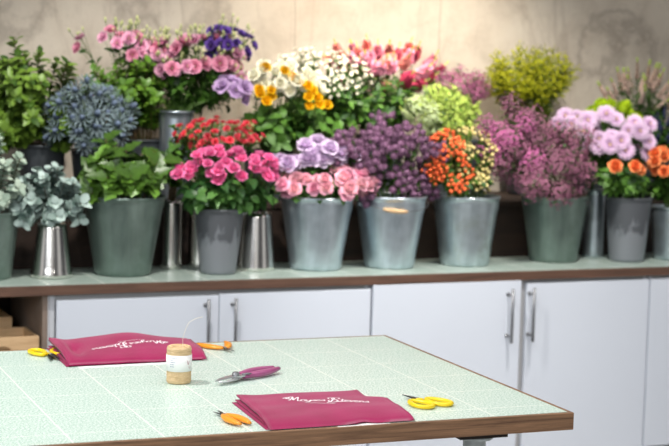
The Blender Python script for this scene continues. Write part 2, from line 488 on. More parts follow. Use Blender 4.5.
B = {}
def both(k, li): B[k] = li
both('hot_rose', variants(rose, 3, P['hot_pink'])); both('pink_rose', variants(rose, 2, P['soft_pink'])+variants(rose, 1, P['pink']))
both('lilac_rose', variants(rose, 3, P['lilac_rose'], 1)); both('orange_rose', variants(rose, 3, P['orange_rose']))
both('white_rose', variants(rose, 3, P['white'], -1)); both('yellow_rose', variants(rose, 3, P['yellow'], -1))
both('lisi', variants(bowl, 2, P['lisi_pink'])+variants(bowl, 2, P['lisi_rose'])); both('lisi_lilac', variants(bowl, 2, P['lisi_lilac']))
both('violet', variants(bowl, 3, P['violet'])); both('bud', [bud()]); both('carnation', variants(ragged, 3, P['red'], M['cream_calyx']))
both('button', variants(pompom, 2, P['button'])); both('lime_mum', variants(pompom, 2, P['lime_mum'], 6, .17, 12))
both('daisy', variants(daisy, 3, P['mum'], P['mum_centre'])); both('stock', variants(cup5, 3, P['stock'], P['pale_spike']))
both('orange_ball', [ball_bud(P['orange'])]); both('yellow_ball', [ball_bud(P['pale_yellow'])])
both('thistle', variants(star_thistle, 2, P['thistle'], P['thistle_core']))
both('wax', variants(cloud, 3, [P['wax'], M['green_dark']], 150, .11, .9)+variants(cloud, 1, [P['wax_bright'], M['green_dark']], 150, .12, .9))
both('wax_mauve', variants(cloud, 2, [P['wax_mauve'], M['green']], 90, .14, .8))
both('cream', variants(cloud, 2, [P['cream'], M['green']], 90, .12, 1.0, .3))
both('lime_cloud', variants(cloud, 1, [P['lime_pale'], P['lime']], 110, .17, .9)+variants(cloud, 2, [P['lime'], M['green_bright']], 110, .17, .9))
both('plume', variants(feather, 3, [P['solidago'], M['green_bright']]))
both('snap', [spike([P[k], M['lime_bud']]) for k in ()] )
M['lime_bud'] = P['lime']
both('snap_pink', variants(spike, 3, [P['snap_pink'], P['lime']], 6, 5, .62, .30, .2)); both('snap_red', variants(spike, 3, [P['snap_red'], P['lime']], 6, 5, .58, .27, .2))
both('snap_coral', variants(spike, 3, [P['snap_coral'], P['lime']], 6, 5, .62, .30, .2))
both('lime_spike', variants(spike, 2, [P['lime'], P['lime']], 10, 6, .36, .2, .2)); both('lime_pale', variants(spike, 1, [P['lime_pale'], P['lime']], 10, 6, .36, .2, .2))
both('pale_spike', variants(spike, 2, [P['pale_spike'], P['lime']], 12, 5, .2, .1)); both('blue_spike', variants(spike, 2, [P['blue_dark'], M['green']], 11, 5, .2, .1))

# ------------------------------------------------------------------ stems
def face_mat(d, roll):
    d = Vector(d).normalized()
    return (d.to_track_quat('Z', 'Y').to_matrix().to_4x4() @ Matrix.Rotation(roll, 4, 'Z'))
def bez(a, b, c, d, n):
    out = []
    for i in range(n+1):
        t = i/n; out.append(a*(1-t)**3+b*3*t*(1-t)**2+c*3*t*t*(1-t)+d*t**3)
    return out

def crown(c, r, n, zmin=-.35, ymax=.45, fill=.12, xlean=0):
    """head positions spread over the front and top of an ellipsoid"""
    pts = []; k = 0; i = 0; tot = int(n*2.6)+6
    cand = []
    for i in range(tot*2):
        z = 1-2*(i+.5)/(tot*2); ph = i*2.399963+1.3
        q = math.sqrt(1-z*z); d = Vector((q*math.cos(ph), q*math.sin(ph), z))
        if z > zmin and d.y < ymax: cand.append(d)
    step = len(cand)/n
    for j in range(n):
        d = cand[int(j*step)]
        d = (d+Vector((random.uniform(-fill, fill), random.uniform(-fill, fill), random.uniform(-fill, fill))))
        s = random.uniform(.66, 1.06)
        pts.append((Vector((c[0]+r[0]*d.x*s, c[1]+r[1]*d.y*s, c[2]+r[2]*d.z*s)), d.normalized()))
    return pts

def make_stem(name, label, cat, group, ves, head, dirn, blooms, size, nb=1, spread=0, leafmat='green', nleaf=6, leafL=.05, leafW=.014,
              shape='oval', stem_r=.0022, stemmat='stem', buds=0, budsize=.014, facing=None, tilt=0, leafspan=(.45, .95), leafout=.6, bloomname='bloom', up=.45, cloud_=False, leafbend=.25):
    vx, vy, vz, rim, rr = ves
    # foot of the stem inside the vessel
    d2 = Vector((head.x-vx, head.y-vy, 0)); dl = d2.length
    out = d2/dl if dl > 1e-4 else Vector((0, 0, 0))
    k = min(1, dl/.18)
    foot = Vector((vx, vy, vz+.012)) - out*rr*.35*k + Vector((random.uniform(-1, 1), random.uniform(-1, 1), 0))*rr*.22
    lip = Vector((vx, vy, rim)) + out*rr*.62*k + Vector((random.uniform(-1, 1), random.uniform(-1, 1), 0))*rr*.18
    root = thing(name, label, cat, foot, 0, group)
    dirn = Vector(dirn)
    F = dirn*.65 + Vector((-.16, -.42, up*.8)) if facing is None else Vector(facing)
    F = F + Vector((-.4, -.9, .1))*tilt
    F.normalize()
    hgt = (head-lip).length
    if head.z > rim+.02:
        mid1 = foot.lerp(lip, .8); c2 = head - F*hgt*.45
        c1 = lip + (lip-foot).normalized()*hgt*.25
        path = [foot, foot.lerp(lip, .5)] + bez(lip, c1, c2, head, 7)
    else:
        c1 = lip+Vector((0, 0, .05)); path = [foot, foot.lerp(lip, .5)] + bez(lip, c1, head-F*.03+Vector((0, 0, .04)), head, 7)
    loc = [p-foot for p in path]
    b = MB(); k = len(loc)
    b.tube(loc, [stem_r*(1.1-.4*i/k) for i in range(k)], 5)
    heads = [(loc[-1], F)]
    H0 = loc[-1]
    def sample(q):
        q = q*(k-1); i = min(int(q), k-2); return loc[i].lerp(loc[i+1], q-i), (loc[i+1]-loc[i]).normalized()
    if nb > 1:
        heads = []
        a = F.orthogonal().normalized(); c = F.cross(a)
        for i in range(nb):
            ph = i*2.39996; q = math.sqrt((i+.35)/nb)
            p = H0 + (a*math.cos(ph)+c*math.sin(ph))*q*spread + F*random.uniform(-.35, .15)*spread - F*q*q*spread*.35
            heads.append((p, (F+(a*math.cos(ph)+c*math.sin(ph))*q*.7).normalized()))
            s0, _ = sample(random.uniform(.72, .9))
            b.tube([s0, s0.lerp(p, .5)+F*.01, p], [stem_r*.55, stem_r*.5, stem_r*.4], 4, cap=False)
    bud_l = []
    for i in range(buds):
        s0, t = sample(random.uniform(.7, .9)); p = H0+Vector((random.uniform(-1, 1)*.035, random.uniform(-1, .6)*.03, random.uniform(.01, .055)))
        b.tube([s0, s0.lerp(p, .6), p], [stem_r*.5]*3, 4, cap=False); bud_l.append((p, (p-s0).normalized()))
    b.build('stem', M[stemmat], root)
    if nleaf:
        lb = MB()
        for i in range(nleaf):
            q = leafspan[0]+(leafspan[1]-leafspan[0])*(i+random.random())/nleaf
            p, t = sample(q); a = t.orthogonal().normalized(); c = t.cross(a); ph = i*2.4+random.uniform(-.6, .6)
            rad = a*math.cos(ph)+c*math.sin(ph)
            d = (rad*leafout + t*(1-leafout) + Vector((0, 0, .1))).normalized()
            lb.leaf(p, d, t*.8+Vector((0, -.2, .4)), J(leafL, .3), J(leafW, .25), leafbend+random.uniform(-.15, .2), shape)
        lb.build('foliage', M[leafmat], root)
    for p, f in heads:
        me = random.choice(blooms) if blooms else None
        if me is None: continue
        o = bpy.data.objects.new(bloomname, me); col.objects.link(o); o.parent = root
        s = J(size, .12); o.matrix_local = Matrix.Translation(p) @ face_mat(f, random.random()*6) @ Matrix.Scale(s, 4)
    for p, f in bud_l:
        o = bpy.data.objects.new('bud', B['bud'][0]); col.objects.link(o); o.parent = root
        s = J(budsize, .2); o.matrix_local = Matrix.Translation(p) @ face_mat(f+Vector((0, 0, .5)), random.random()*6) @ Matrix.Scale(s, 4)
    return root

def bunch(name, label, cat, group, ves, c, r, n, blooms, size, cz=-.35, ymax=.45, **kw):
    for head, d in crown(c, r, n, cz, ymax):
        bl = blooms if not callable(blooms) else blooms(head)
        make_stem(name, label, cat, group, ves, head, d, bl, size, **kw)

# ------------------------------------------------------------------ setting
def plane_box(name, dims, mat, kind=True, bevel=0):
    b = MB(); x0, x1, y0, y1, z0, z1 = dims
    b.box(*dims); o = b.build(name, mat, smooth=False, bevel=bevel)
    if kind: struct(o)
    return o
plane_box('floor', (-3, 8, -2, 6.9, -.05, 0), M['floor'])
plane_box('wall_back', (-3, 8, 6.62, 6.8, 0, 3.2), M['wall'])

# ------------------------------------------------------------------ back counter
CT = .9; CY = 5.66
wt = thing('worktop', 'long mint tiled worktop with dark wood front edge holding the flower buckets', 'worktop', (2.9, 6.1, CT-.036))
b = MB(); b.box(-2.72, 2.28, -.432, .5, 0, .036); b.build('top_surface', tile_material('shaded_counter_tiles', .05, -.02, .2, .0018, .62), wt, False)  # same tiles in a darker colour, painting in the counter's shade
b = MB(); b.box(-2.72, 2.28, -.445, -.4325, -.001, .0345); b.build('front_edging', M['counter_wood'], wt, False, bevel=.0015)

def handle(door, x, z0, z1):
    h = MB(); h.tube([(x, -.045, z0), (x, -.045, z1)], .006, 12)
    o = h.build('bar_handle', M['steel'], door)
    for z in (z0+.03, z1-.03):
        p = MB(); p.tube([(x, -.043, z), (x, 0, z)], .0045, 8); p.tube([(x, -.0015, z), (x, .0, z)], .008, 10); p.build('handle_post', M['steel'], o)
def cabinet(label, x0, x1, doors, open_left=False):
    root = thing('base_cabinet', label, 'cabinet', ((x0+x1)/2, CY+.02, 0)); cx = (x0+x1)/2
    b = MB(); w = (x1-x0)/2-.002
    b.box(-w, -w+.018, .0, .55, .1, .862); b.box(w-.018, w, .0, .55, .1, .862); b.box(-w, w, .532, .55, .1, .862); b.box(-w, w, 0, .55, .1, .118)
    b.build('carcass', M['carcass'], root, False)
    b = MB(); b.box(-w+.019, w-.019, .003, .02, .83, .862); b.build('top_rail', M['rail'], root, False)
    b = MB(); b.box(-w, w, .05, .07, 0.001, .099); b.build('plinth', M['rail'], root, False)
    for (d0, d1, top, fwd, hx) in doors:
        door = MB(); door.box(d0-cx, d1-cx, -.02-fwd, -.001-fwd, .13, top)
        do = door.build('door', M['door'], root, False, bevel=.0015)
        hh = MB(); o = MB()
        h = MB(); h.tube([(hx-cx, -.062-fwd, .615), (hx-cx, -.062-fwd, .835)], .006, 12); ho = h.build('bar_handle', M['steel'], do)
        for z in (.640, .808):
            p = MB(); p.tube([(hx-cx, -.060-fwd, z), (hx-cx, -.0205-fwd, z)], .0042, 8); p.tube([(hx-cx, -.024-fwd, z), (hx-cx, -.0202-fwd, z)], .008, 10); p.build('handle_post', M['steel'], ho)
    return root
cabinet('white two-door base cabinet beside the open shelf with wooden crates', 1.352, 2.616, [(1.375, 1.9895, .843, 0, 1.936), (1.993, 2.6135, .847, 0, 2.043)])
c2 = cabinet('white two-door base cabinet whose paired bar handles show beyond the table corner', 2.620, 3.903, [(2.6225, 3.281, .8615, .006, 3.220), (3.312, 3.9015, .847, 0, 3.322)])
b = MB(); b.box(3.283-3.2615, 3.310-3.2615, -.0035, -.0005, .13, .86); b.build('gap_shade_strip', M['rail'], c2, False)  # grey strip painted in for the shadowed gap between the doors
cabinet('white base cabinet under the end of the worktop below the orange roses', 3.907, 5.17, [(3.9095, 4.535, .847, 0, 4.47), (4.54, 5.167, .847, 0, 4.60)])
# open shelf unit
sh = thing('open_shelf_unit', 'brown open shelf unit under the worktop holding wooden crates', 'shelf', (.8, CY+.02, 0))
b = MB(); b.box(.528, .547, 0, .55, 0.001, .862); b.build('side_panel', M['side_wood'], sh, False)
b = MB(); b.box(-.6, -.58, 0, .55, 0.001, .862); b.build('side_panel', M['side_wood'], sh, False)
b = MB(); b.box(-.579, .527, .53, .55, 0.001, .862); b.build('back_panel', M['dark_inside'], sh, False)
b = MB(); b.box(-.579, .527, .01, .529, .53, .55); b.build('shelf', M['side_wood'], sh, False)
b = MB(); b.box(-.579, .527, .01, .529, .1, .12); b.build('shelf', M['side_wood'], sh, False)
b = MB(); b.box(.5475, .552, -.001, .55, 0.001, .862); b.build('white_edge_panel', M['carcass'], sh, False)

def crate(label, x0, x1, y0, y1, z0, h):
    root = thing('wooden_crate', label, 'crate', ((x0+x1)/2, (y0+y1)/2, z0), 0, None)
    w = (x1-x0)/2; d = (y1-y0)/2; t = .012
    def panel(nm, ya, yb):
        # front or rear board with an arched hand hole
        b = MB(); n = 10; hw = .07; zt = h-.032; zb = .02
        for s in (-1, 1):
            b.box(min(s*w, s*hw), max(s*w, s*hw), ya, yb, 0, h)
        b.box(-hw, hw, ya, yb, zt, h); b.box(-hw, hw, ya, yb, 0, zb)
        for s in (-1, 1):       # round shoulders of the hole
            pts = [(s*hw, zt)]+[(s*(hw-.02+.02*math.sin(a)), zt-.02+.02*math.cos(a)) for a in [PI/2*i/5 for i in range(6)]]
            vs = [(x, y, z) for y in (ya, yb) for x, z in pts]; k = len(pts)
            b.add(vs, [tuple(range(k)), tuple(range(2*k-1, k-1, -1))]+[(i, (i+1) % k, k+(i+1) % k, k+i) for i in range(k)])
        b.build(nm, M['crate_wood'], root, False, bevel=.0015)
    panel('front_board', -d, -d+t); panel('rear_board', d-t, d)
    for s in (-1, 1):
        b = MB(); b.box(min(s*w, s*(w-t)), max(s*w, s*(w-t)), -d+t+.0005, d-t-.0005, 0, h); b.build('side_board', M['crate_wood'], root, False, bevel=.0015)
    b = MB(); b.box(-w+t, w-t, -d+t, d-t, 0.001, .01); b.build('bottom_board', M['crate_wood'], root, False)
    return root
crate('pale wooden crate in front on the open shelf, with an arched hand hole', .98, 1.322, 5.70, 5.92, .55, .160)
crate('taller wooden crate behind the front crate on the open shelf', .94, 1.275, 5.94, 6.17, .55, .195)

# riser
rs = thing('plant_riser', 'long dark brown wooden riser at the back of the worktop carrying the rear bouquets', 'riser', (2.9, 6.36, CT))
b = MB(); b.box(-2.70, 2.27, -.255, -.235, .001, .222); b.build('front_board', M['riser_wood'], rs, False)
b = MB(); b.box(-2.71, 2.28, -.262, .25, .223, .243); b.build('top_board', M['riser_wood'], rs, False, bevel=.002)
for x in (-2.68, -1.0, .7, 2.25):
    b = MB(); b.box(x-.01, x+.01, -.234, .24, .001, .222); b.build('support_board', M['riser_wood'], rs, False)
RZ = CT+.243

# ------------------------------------------------------------------ vessels
def vessel(name, label, cat, x, y, z, rb, rt, h, mat, group=None, rim=True, bulge=0, hoops=(), wire=False, grip=False, tilt=0, n=48):
    root = thing(name, label, cat, (x, y, z), 0, group)
    b = MB(); prof = [(0, .001), (rb*.96, .001), (rb, .004)]
    K = 14
    for i in range(1, K+1):
        q = i/K; r = rb+(rt-rb)*q+bulge*math.sin(PI*q)
        for hz in hoops:
            if abs(q-hz) < .5/K: r += .0022
        prof.append((r, h*q))
    if rim: prof += [(rt+.0035, h+.001), (rt+.0045, h-.001+.004), (rt+.0035, h+.007), (rt, h+.008), (rt-.002, h+.004)]
    else: prof += [(rt-.0015, h)]
    for i in range(6, -1, -1):
        q = i/6; prof.append((rb+(rt-rb)*q-.0025+bulge*math.sin(PI*q), max(h*q, .006)))
    prof.append((0, .006))
    b.lathe(prof, n); b.build('body', mat, root)
    q = .55; b = MB(); b.lathe([((rb+(rt-rb)*q+bulge)-.004, h*q), (0, h*q+.0001)], 32); b.build('water', M['water'], root)
    if wire:
        zz = h-.012
        for s in (-1, 1):
            e = MB(); e.box(s*rt-.004, s*rt+.006, -.012, .012, zz-.022, zz+.006); e.build('handle_ear', mat, root, bevel=.002)
        w = MB(); pts = []
        for i in range(25):
            a = PI*i/24; pts.append(((rt+.007)*math.cos(a), -(rt+.006)*math.sin(a)-.002, zz-.004-.030*math.sin(a)**1.5))
        w.tube(pts, .0018, 6); hw = w.build('wire_handle', M['steel'], root)
        if grip:
            g = MB(); sel = [i for i in range(25) if 12 <= i <= 17]
            pp = [Vector(pts[i]) + Vector((0, -.004, 0)) for i in sel]; g.tube(pp, [.006, .0085, .009, .009, .0085, .006], 10)
            g.build('wooden_grip', M['crate_wood'], hw)
    return (x, y, z, z+h, rt)

V = {}
V['A'] = vessel('metal_bucket', 'green-grey bucket of silvery eucalyptus cut off by the edge of the picture', 'bucket', 1.175, 5.90, CT, .085, .115, .24, M['green_zinc'])
V['B'] = vessel('flared_steel_vase', 'polished steel vase widening to its foot, under the blue-grey eucalyptus', 'vase', 1.408, 5.885, CT, .079, .054, .20, M['polished'], rim=False, hoops=(.1,))
V['C'] = vessel('metal_bucket', 'wide green-patina bucket full of bright lobed leaves', 'bucket', 1.687, 5.905, CT, .104, .155, .292, M['green_zinc'], hoops=(.05, .92), wire=False)
V['D'] = vessel('tall_steel_vase', 'slim steel cylinder vase against the riser beside the wide bucket of lobed leaves', 'vase', 1.915, 6.025, CT, .042, .042, .27, M['polished'], rim=False)
V['RED'] = vessel('tall_steel_vase', 'slim steel cylinder vase half hidden behind the grey pot of hot pink roses', 'vase', 2.035, 6.035, CT, .044, .044, .33, M['polished'], rim=False)
V['E'] = vessel('flower_pot_bucket', 'smooth charcoal grey bucket of hot pink roses', 'bucket', 2.052, 5.855, CT, .068, .095, .245, M['charcoal'])
V['S'] = vessel('flared_steel_vase', 'shiny flared steel vase standing between the hot pink roses and the lilac roses', 'vase', 2.232, 5.925, CT, .077, .058, .225, M['polished'], rim=False)
V['F'] = vessel('metal_bucket', 'galvanised bucket of pink and lilac roses', 'bucket', 2.480, 5.905, CT, .101, .145, .285, M['galv'], hoops=(.05, .88))
V['G'] = vessel('metal_bucket', 'galvanised bucket with wire handle and wooden grip, full of dark purple button flowers', 'bucket', 2.800, 5.895, CT, .099, .143, .285, M['galv'], hoops=(.05, .88), wire=True, grip=True)
V['H'] = vessel('metal_bucket', 'worn galvanised bucket of orange and pale yellow spray flowers', 'bucket', 3.150, 5.905, CT, .100, .137, .28, M['galv2'], hoops=(.05, .22, .88))
V['I'] = vessel('metal_bucket', 'green-patina bucket under the wide mass of mauve waxflower', 'bucket', 3.600, 5.945, CT, .100, .143, .275, M['green_zinc'], hoops=(.05, .92))
V['J'] = vessel('tall_steel_vase', 'steel cylinder vase between the mauve waxflower bucket and the grey lilac chrysanthemum bucket', 'vase', 3.855, 6.035, CT, .045, .045, .29, M['galv2'], rim=True)
V['K'] = vessel('flower_pot_bucket', 'smooth charcoal grey bucket of lilac chrysanthemums', 'bucket', 3.925, 5.875, CT, .074, .099, .27, M['charcoal'])
V['L'] = vessel('metal_bucket', 'small galvanised bucket of orange roses at the end of the row', 'bucket', 4.175, 5.89, CT, .082, .104, .225, M['galv2'], hoops=(.05, .88))
# rear row, standing on the riser
V['M'] = vessel('metal_bucket', 'dark zinc bucket on the riser under the small-leaved green branches', 'bucket', 1.46, 6.29, RZ-.0, .075, .095, .22, M['dark_zinc'])
V['N'] = vessel('metal_bucket', 'dark zinc bucket on the riser holding blue-grey thistles', 'bucket', 1.68, 6.30, RZ, .075, .095, .20, M['dark_zinc'])
V['O'] = vessel('metal_bucket', 'dark zinc bucket on the riser under bushy green branches and pink lisianthus', 'bucket', 1.89, 6.36, RZ, .075, .095, .24, M['dark_zinc'])
V['P'] = vessel('tall_steel_vase', 'tall galvanised vase on the riser holding rose and violet lisianthus', 'vase', 2.0, 6.25, RZ, .060, .070, .36, M['galv'])
V['Q'] = vessel('metal_bucket', 'dark zinc bucket on the riser holding cream and yellow roses', 'bucket', 2.42, 6.30, RZ, .085, .105, .20, M['dark_zinc'])
V['R'] = vessel('metal_bucket', 'dark zinc bucket on the riser holding small white starry sprays', 'bucket', 2.70, 6.38, RZ, .085, .105, .25, M['dark_zinc'])
V['T'] = vessel('metal_bucket', 'dark zinc bucket on the riser holding tall pink and red flower spikes', 'bucket', 2.99, 6.42, RZ, .085, .105, .26, M['dark_zinc'])
V['U'] = vessel('metal_bucket', 'dark zinc bucket on the riser holding lime green bell spikes', 'bucket', 3.24, 6.30, RZ, .075, .095, .20, M['dark_zinc'])
V['MV'] = vessel('metal_bucket', 'dark zinc bucket on the riser holding low mauve waxflower sprays', 'bucket', 3.44, 6.45, RZ, .075, .095, .24, M['dark_zinc'])
V['V'] = vessel('metal_bucket', 'dark zinc bucket on the riser holding yellow-green feathery sprays', 'bucket', 3.74, 6.43, RZ, .085, .105, .26, M['dark_zinc'])
V['W'] = vessel('metal_bucket', 'dark zinc bucket on the riser holding lime green chrysanthemums', 'bucket', 4.02, 6.32, RZ, .075, .095, .20, M['dark_zinc'])
V['X'] = vessel('metal_bucket', 'dark zinc bucket on the riser holding pale pink spires', 'bucket', 4.33, 6.42, RZ, .085, .105, .24, M['dark_zinc'])
V['Y'] = vessel('metal_bucket', 'dark zinc bucket on the riser holding dark blue spires', 'bucket', 4.30, 6.21, RZ, .075, .095, .16, M['dark_zinc'])

# ------------------------------------------------------------------ bouquets
def lab(k): return k
def leafy(name, label, group, ves, c, r, n, mat, L, W, shape='oval', nleaf=42, cz=-.3, span=(.5, 1.0), out=.7, stemmat='woody', stem_r=.0025, bend=.2, ymax=.45):
    for head, d in crown(c, r, n, cz, ymax):
        make_stem(name, label, 'branch', group, ves, head, d, None, 1, leafmat=mat, nleaf=nleaf, leafL=L, leafW=W, shape=shape, stemmat=stemmat, stem_r=stem_r, leafspan=span, leafout=out, leafbend=bend)
leafy('eucalyptus_branch', 'pale silvery eucalyptus branch in the green-grey bucket at the edge of the picture', 'eucalyptus in the edge bucket', V['A'], (1.20, 5.86, 1.25), (.115, .11, .15), 16, 'euc2', .030, .013, 'round', 38, cz=-.6)
leafy('eucalyptus_branch', 'blue-grey round-leaved eucalyptus branch in the flared polished steel vase', 'eucalyptus in the flared vase', V['B'], (1.385, 5.86, 1.185), (.140, .12, .125), 26, 'euc', .034, .016, 'round', 34, cz=-.8, out=.6, bend=.1)
leafy('leafy_branch', 'bright green branch of broad lobed leaves in the wide green-patina bucket', 'lobed leaves in the wide bucket', V['C'], (1.685, 5.88, 1.275), (.20, .15, .13), 26, 'green_ivy', .068, .034, 'ivy', 11, cz=-.6, out=.7, bend=.15)
leafy('leafy_branch', 'dark green branch in the slim steel cylinder vase beside the wide bucket', 'dark branches in the slim vase', V['D'], (1.93, 6.02, 1.32), (.09, .08, .15), 10, 'green', .035, .012, 'oval', 30, cz=-.6)
leafy('leafy_branch', 'small-leaved green branch in the dark bucket above the eucalyptus', 'green branches above the eucalyptus', V['M'], (1.385, 6.23, 1.52), (.25, .16, .23), 60, 'small_leaf', .042, .014, 'oval', 60, cz=-.85, out=.7, span=(.4, 1))
leafy('leafy_branch', 'glossy green bushy branch in the dark bucket beneath pink lisianthus', 'bushy branches beneath the pink lisianthus', V['O'], (1.84, 6.30, 1.62), (.185, .13, .13), 28, 'green_bright', .038, .012, 'oval', 52, cz=-.8, out=.65, span=(.4, 1))
bunch('blue_thistle', 'blue-grey spiky thistle stem in the dark bucket above the lobed leaves', 'flower', 'blue-grey thistles', V['N'], (1.625, 6.14, 1.475), (.185, .12, .165), 17, B['thistle'], .042, cz=-.8, nb=3, spread=.055, leafmat='euc_dark', nleaf=34, leafL=.05, leafW=.006, shape='thin', bloomname='thistle_head', leafspan=(.4, 1))

bunch('pink_lisianthus', 'soft pink lisianthus with creamy buds rising above the bushy green branches', 'flower', 'pink lisianthus above the green branches', V['O'], (1.80, 6.34, 1.755), (.205, .09, .075), 13, B['lisi'], .025, cz=-.3, nb=2, spread=.032, buds=4, nleaf=8, leafmat='green', leafL=.04, leafspan=(.5, .95))
bunch('rose_lisianthus', 'rose-pink lisianthus stem with pale buds in the tall galvanised vase on the riser', 'flower', 'rose-pink lisianthus in the tall vase', V['P'], (2.10, 6.27, 1.69), (.205, .14, .14), 28, B['lisi'], .029, cz=-.55, nb=2, spread=.034, buds=5, nleaf=9, leafmat='green', leafL=.045)
leafy('leafy_branch', 'dark leafy lisianthus shoot filling in beneath the rose-pink flowers', 'shoots beneath the rose-pink lisianthus', V['P'], (2.11, 6.29, 1.60), (.17, .10, .10), 16, 'green_dark', .045, .012, 'oval', 26, cz=-.9, stemmat='stem', span=(.35, 1))
bunch('violet_lisianthus', 'deep violet lisianthus stem behind the rose-pink ones', 'flower', 'violet lisianthus', V['P'], (2.25, 6.29, 1.765), (.115, .10, .09), 8, B['violet'], .022, cz=-.4, nb=3, spread=.035, buds=3, nleaf=5, leafmat='green', leafL=.04)
bunch('lilac_lisianthus', 'lilac lisianthus drooping low beside the yellow roses on the riser', 'flower', 'low lilac lisianthus', V['P'], (2.195, 6.15, 1.59), (.065, .05, .055), 8, B['lisi_lilac'], .030, cz=-.6, nb=1, nleaf=4, leafmat='green', leafL=.045)

bunch('red_carnation', 'small red spray carnation above the hot pink roses', 'flower', 'red spray carnations', V['RED'], (2.095, 5.99, 1.425), (.165, .09, .07), 32, B['carnation'], .0185, cz=-.7, nb=2, spread=.024, nleaf=14, leafmat='green', leafL=.045, leafW=.005, shape='thin', bloomname='carnation_bloom', up=1.3)
bunch('hot_pink_rose', 'hot pink rose in the charcoal grey bucket beside the wide bucket of lobed leaves', 'rose', 'hot pink roses', V['E'], (2.085, 5.84, 1.285), (.25, .12, .085), 52, B['hot_rose'], .0225, cz=-.2, ymax=.3, nb=1, nleaf=8, leafmat='rose_leaf', leafL=.05, leafW=.019, leafspan=(.42, .8), leafout=.85, up=1.5, leafbend=.4)
leafy('rose_leaf_branch', 'drooping leafy rose shoot hanging over the rim of the charcoal bucket of hot pink roses', 'leafy rose shoots over the charcoal rim', V['E'], (2.085, 5.84, 1.205), (.185, .10, .05), 16, 'rose_leaf', .052, .021, 'oval', 12, cz=-.9, stemmat='stem', bend=.4)
bunch('pink_rose', 'creamy pink rose low in the galvanised bucket beneath the lilac roses', 'rose', 'creamy pink roses', V['F'], (2.485, 5.85, 1.24), (.215, .12, .060), 30, B['pink_rose'], .031, cz=-.6, ymax=.2, nleaf=5, leafmat='rose_leaf', leafL=.045, leafW=.018, leafspan=(.4, .75), up=.9)
bunch('lilac_rose', 'lilac rose standing above the creamy pink roses in the galvanised bucket', 'rose', 'lilac roses', V['F'], (2.475, 5.90, 1.325), (.19, .10, .075), 28, B['lilac_rose'], .031, cz=-.5, nleaf=5, leafmat='rose_leaf', leafL=.045, leafW=.018, leafspan=(.4, .75), up=.9)
bunch('purple_button_flower', 'dark purple button chrysanthemum spray in the bucket with the wooden grip', 'flower', 'dark purple button sprays', V['G'], (2.760, 5.88, 1.325), (.235, .15, .18), 44, B['button'], .0165, cz=-.75, nb=7, spread=.05, nleaf=10, leafmat='green_dark', leafL=.035, leafW=.012, bloomname='button_bloom', leafspan=(.4, .8))
bunch('orange_spray_flower', 'orange cluster spray in the worn galvanised bucket', 'flower', 'orange cluster sprays', V['H'], (3.015, 5.84, 1.31), (.105, .10, .135), 18, B['orange_ball'], .0115, cz=-.75, nb=9, spread=.036, nleaf=7, leafmat='green', leafL=.04, leafW=.012)
bunch('yellow_spray_flower', 'pale yellow cluster spray beside the orange ones in the worn galvanised bucket', 'flower', 'pale yellow cluster sprays', V['H'], (3.150, 5.89, 1.31), (.125, .10, .145), 20, B['yellow_ball'], .0108, cz=-.75, nb=9, spread=.038, nleaf=7, leafmat='green', leafL=.04, leafW=.012)
wx = lambda h: (B['wax'][3:]*2 + B['wax'][:1]) if (h.x < 3.42 and h.z > 1.33) else B['wax'][:3]
for cc, rr_, nn in (((3.37, 5.90, 1.415), (.165, .13, .145), 30), ((3.52, 5.86, 1.305), (.185, .13, .165), 36)):
    bunch('waxflower_branch', 'mauve-pink waxflower branch in the green-patina bucket', 'flower', 'mauve-pink waxflower mass', V['I'], cc, rr_, nn, wx, .060, cz=-.85, nleaf=10, leafmat='green_dark', leafL=.03, leafW=.003, shape='thin', bloomname='floret_cloud', stemmat='woody')
bunch('cream_filler_branch', 'creamy green filler sprig between the mauve waxflower and the lilac chrysanthemums', 'flower', 'creamy green filler sprigs', V['J'], (3.695, 5.98, 1.385), (.085, .09, .135), 20, B['cream'], .036, cz=-.9, nleaf=10, leafmat='green', leafL=.03, leafW=.004, shape='thin', bloomname='floret_cloud')
for cc, rr_, nn in (((3.70, 6.00, 1.475), (.15, .10, .05), 8), ((3.86, 5.92, 1.405), (.20, .14, .11), 18)):
    bunch('lilac_chrysanthemum', 'large lilac daisy chrysanthemum in the charcoal grey bucket near the orange roses', 'flower', 'lilac chrysanthemums', V['K'], cc, rr_, nn, B['daisy'], .038, cz=-.3, ymax=.1, tilt=.9, nleaf=12, leafmat='green', leafL=.045, leafW=.015, leafspan=(.35, .85), up=.3)
leafy('leafy_branch', 'dark green chrysanthemum foliage sprig over the rim of the charcoal bucket of lilac chrysanthemums', 'foliage sprigs under the lilac chrysanthemums', V['K'], (3.875, 5.88, 1.255), (.14, .11, .085), 20, 'green', .042, .014, 'oval', 26, cz=-.8, stemmat='stem', bend=.35)
for (x, y, z) in ((3.765, 5.75, 1.315), (3.86, 5.745, 1.315), (3.89, 5.75, 1.30)):
    make_stem('orange_rose', 'orange rose tucked beneath the lilac chrysanthemums in the charcoal bucket', 'rose', 'orange roses beneath the lilac chrysanthemums', V['K'], Vector((x, y, z)), Vector((-.2, -.8, .3)), B['orange_rose'], .027, nleaf=5, leafmat='rose_leaf', leafL=.04, leafW=.014)
bunch('orange_rose', 'orange rose in the small galvanised bucket at the end of the row', 'rose', 'orange roses in the end bucket', V['L'], (4.095, 5.83, 1.315), (.125, .09, .06), 20, B['orange_rose'], .028, cz=-.5, nleaf=9, leafmat='rose_leaf', leafL=.045, leafW=.013, up=.4, leafspan=(.4, .8))
leafy('leafy_branch', 'green rose foliage sprig beneath the orange roses of the end bucket', 'foliage sprigs in the end bucket', V['L'], (4.12, 5.86, 1.22), (.11, .09, .07), 10, 'green', .042, .013, 'oval', 20, cz=-.8, stemmat='stem')

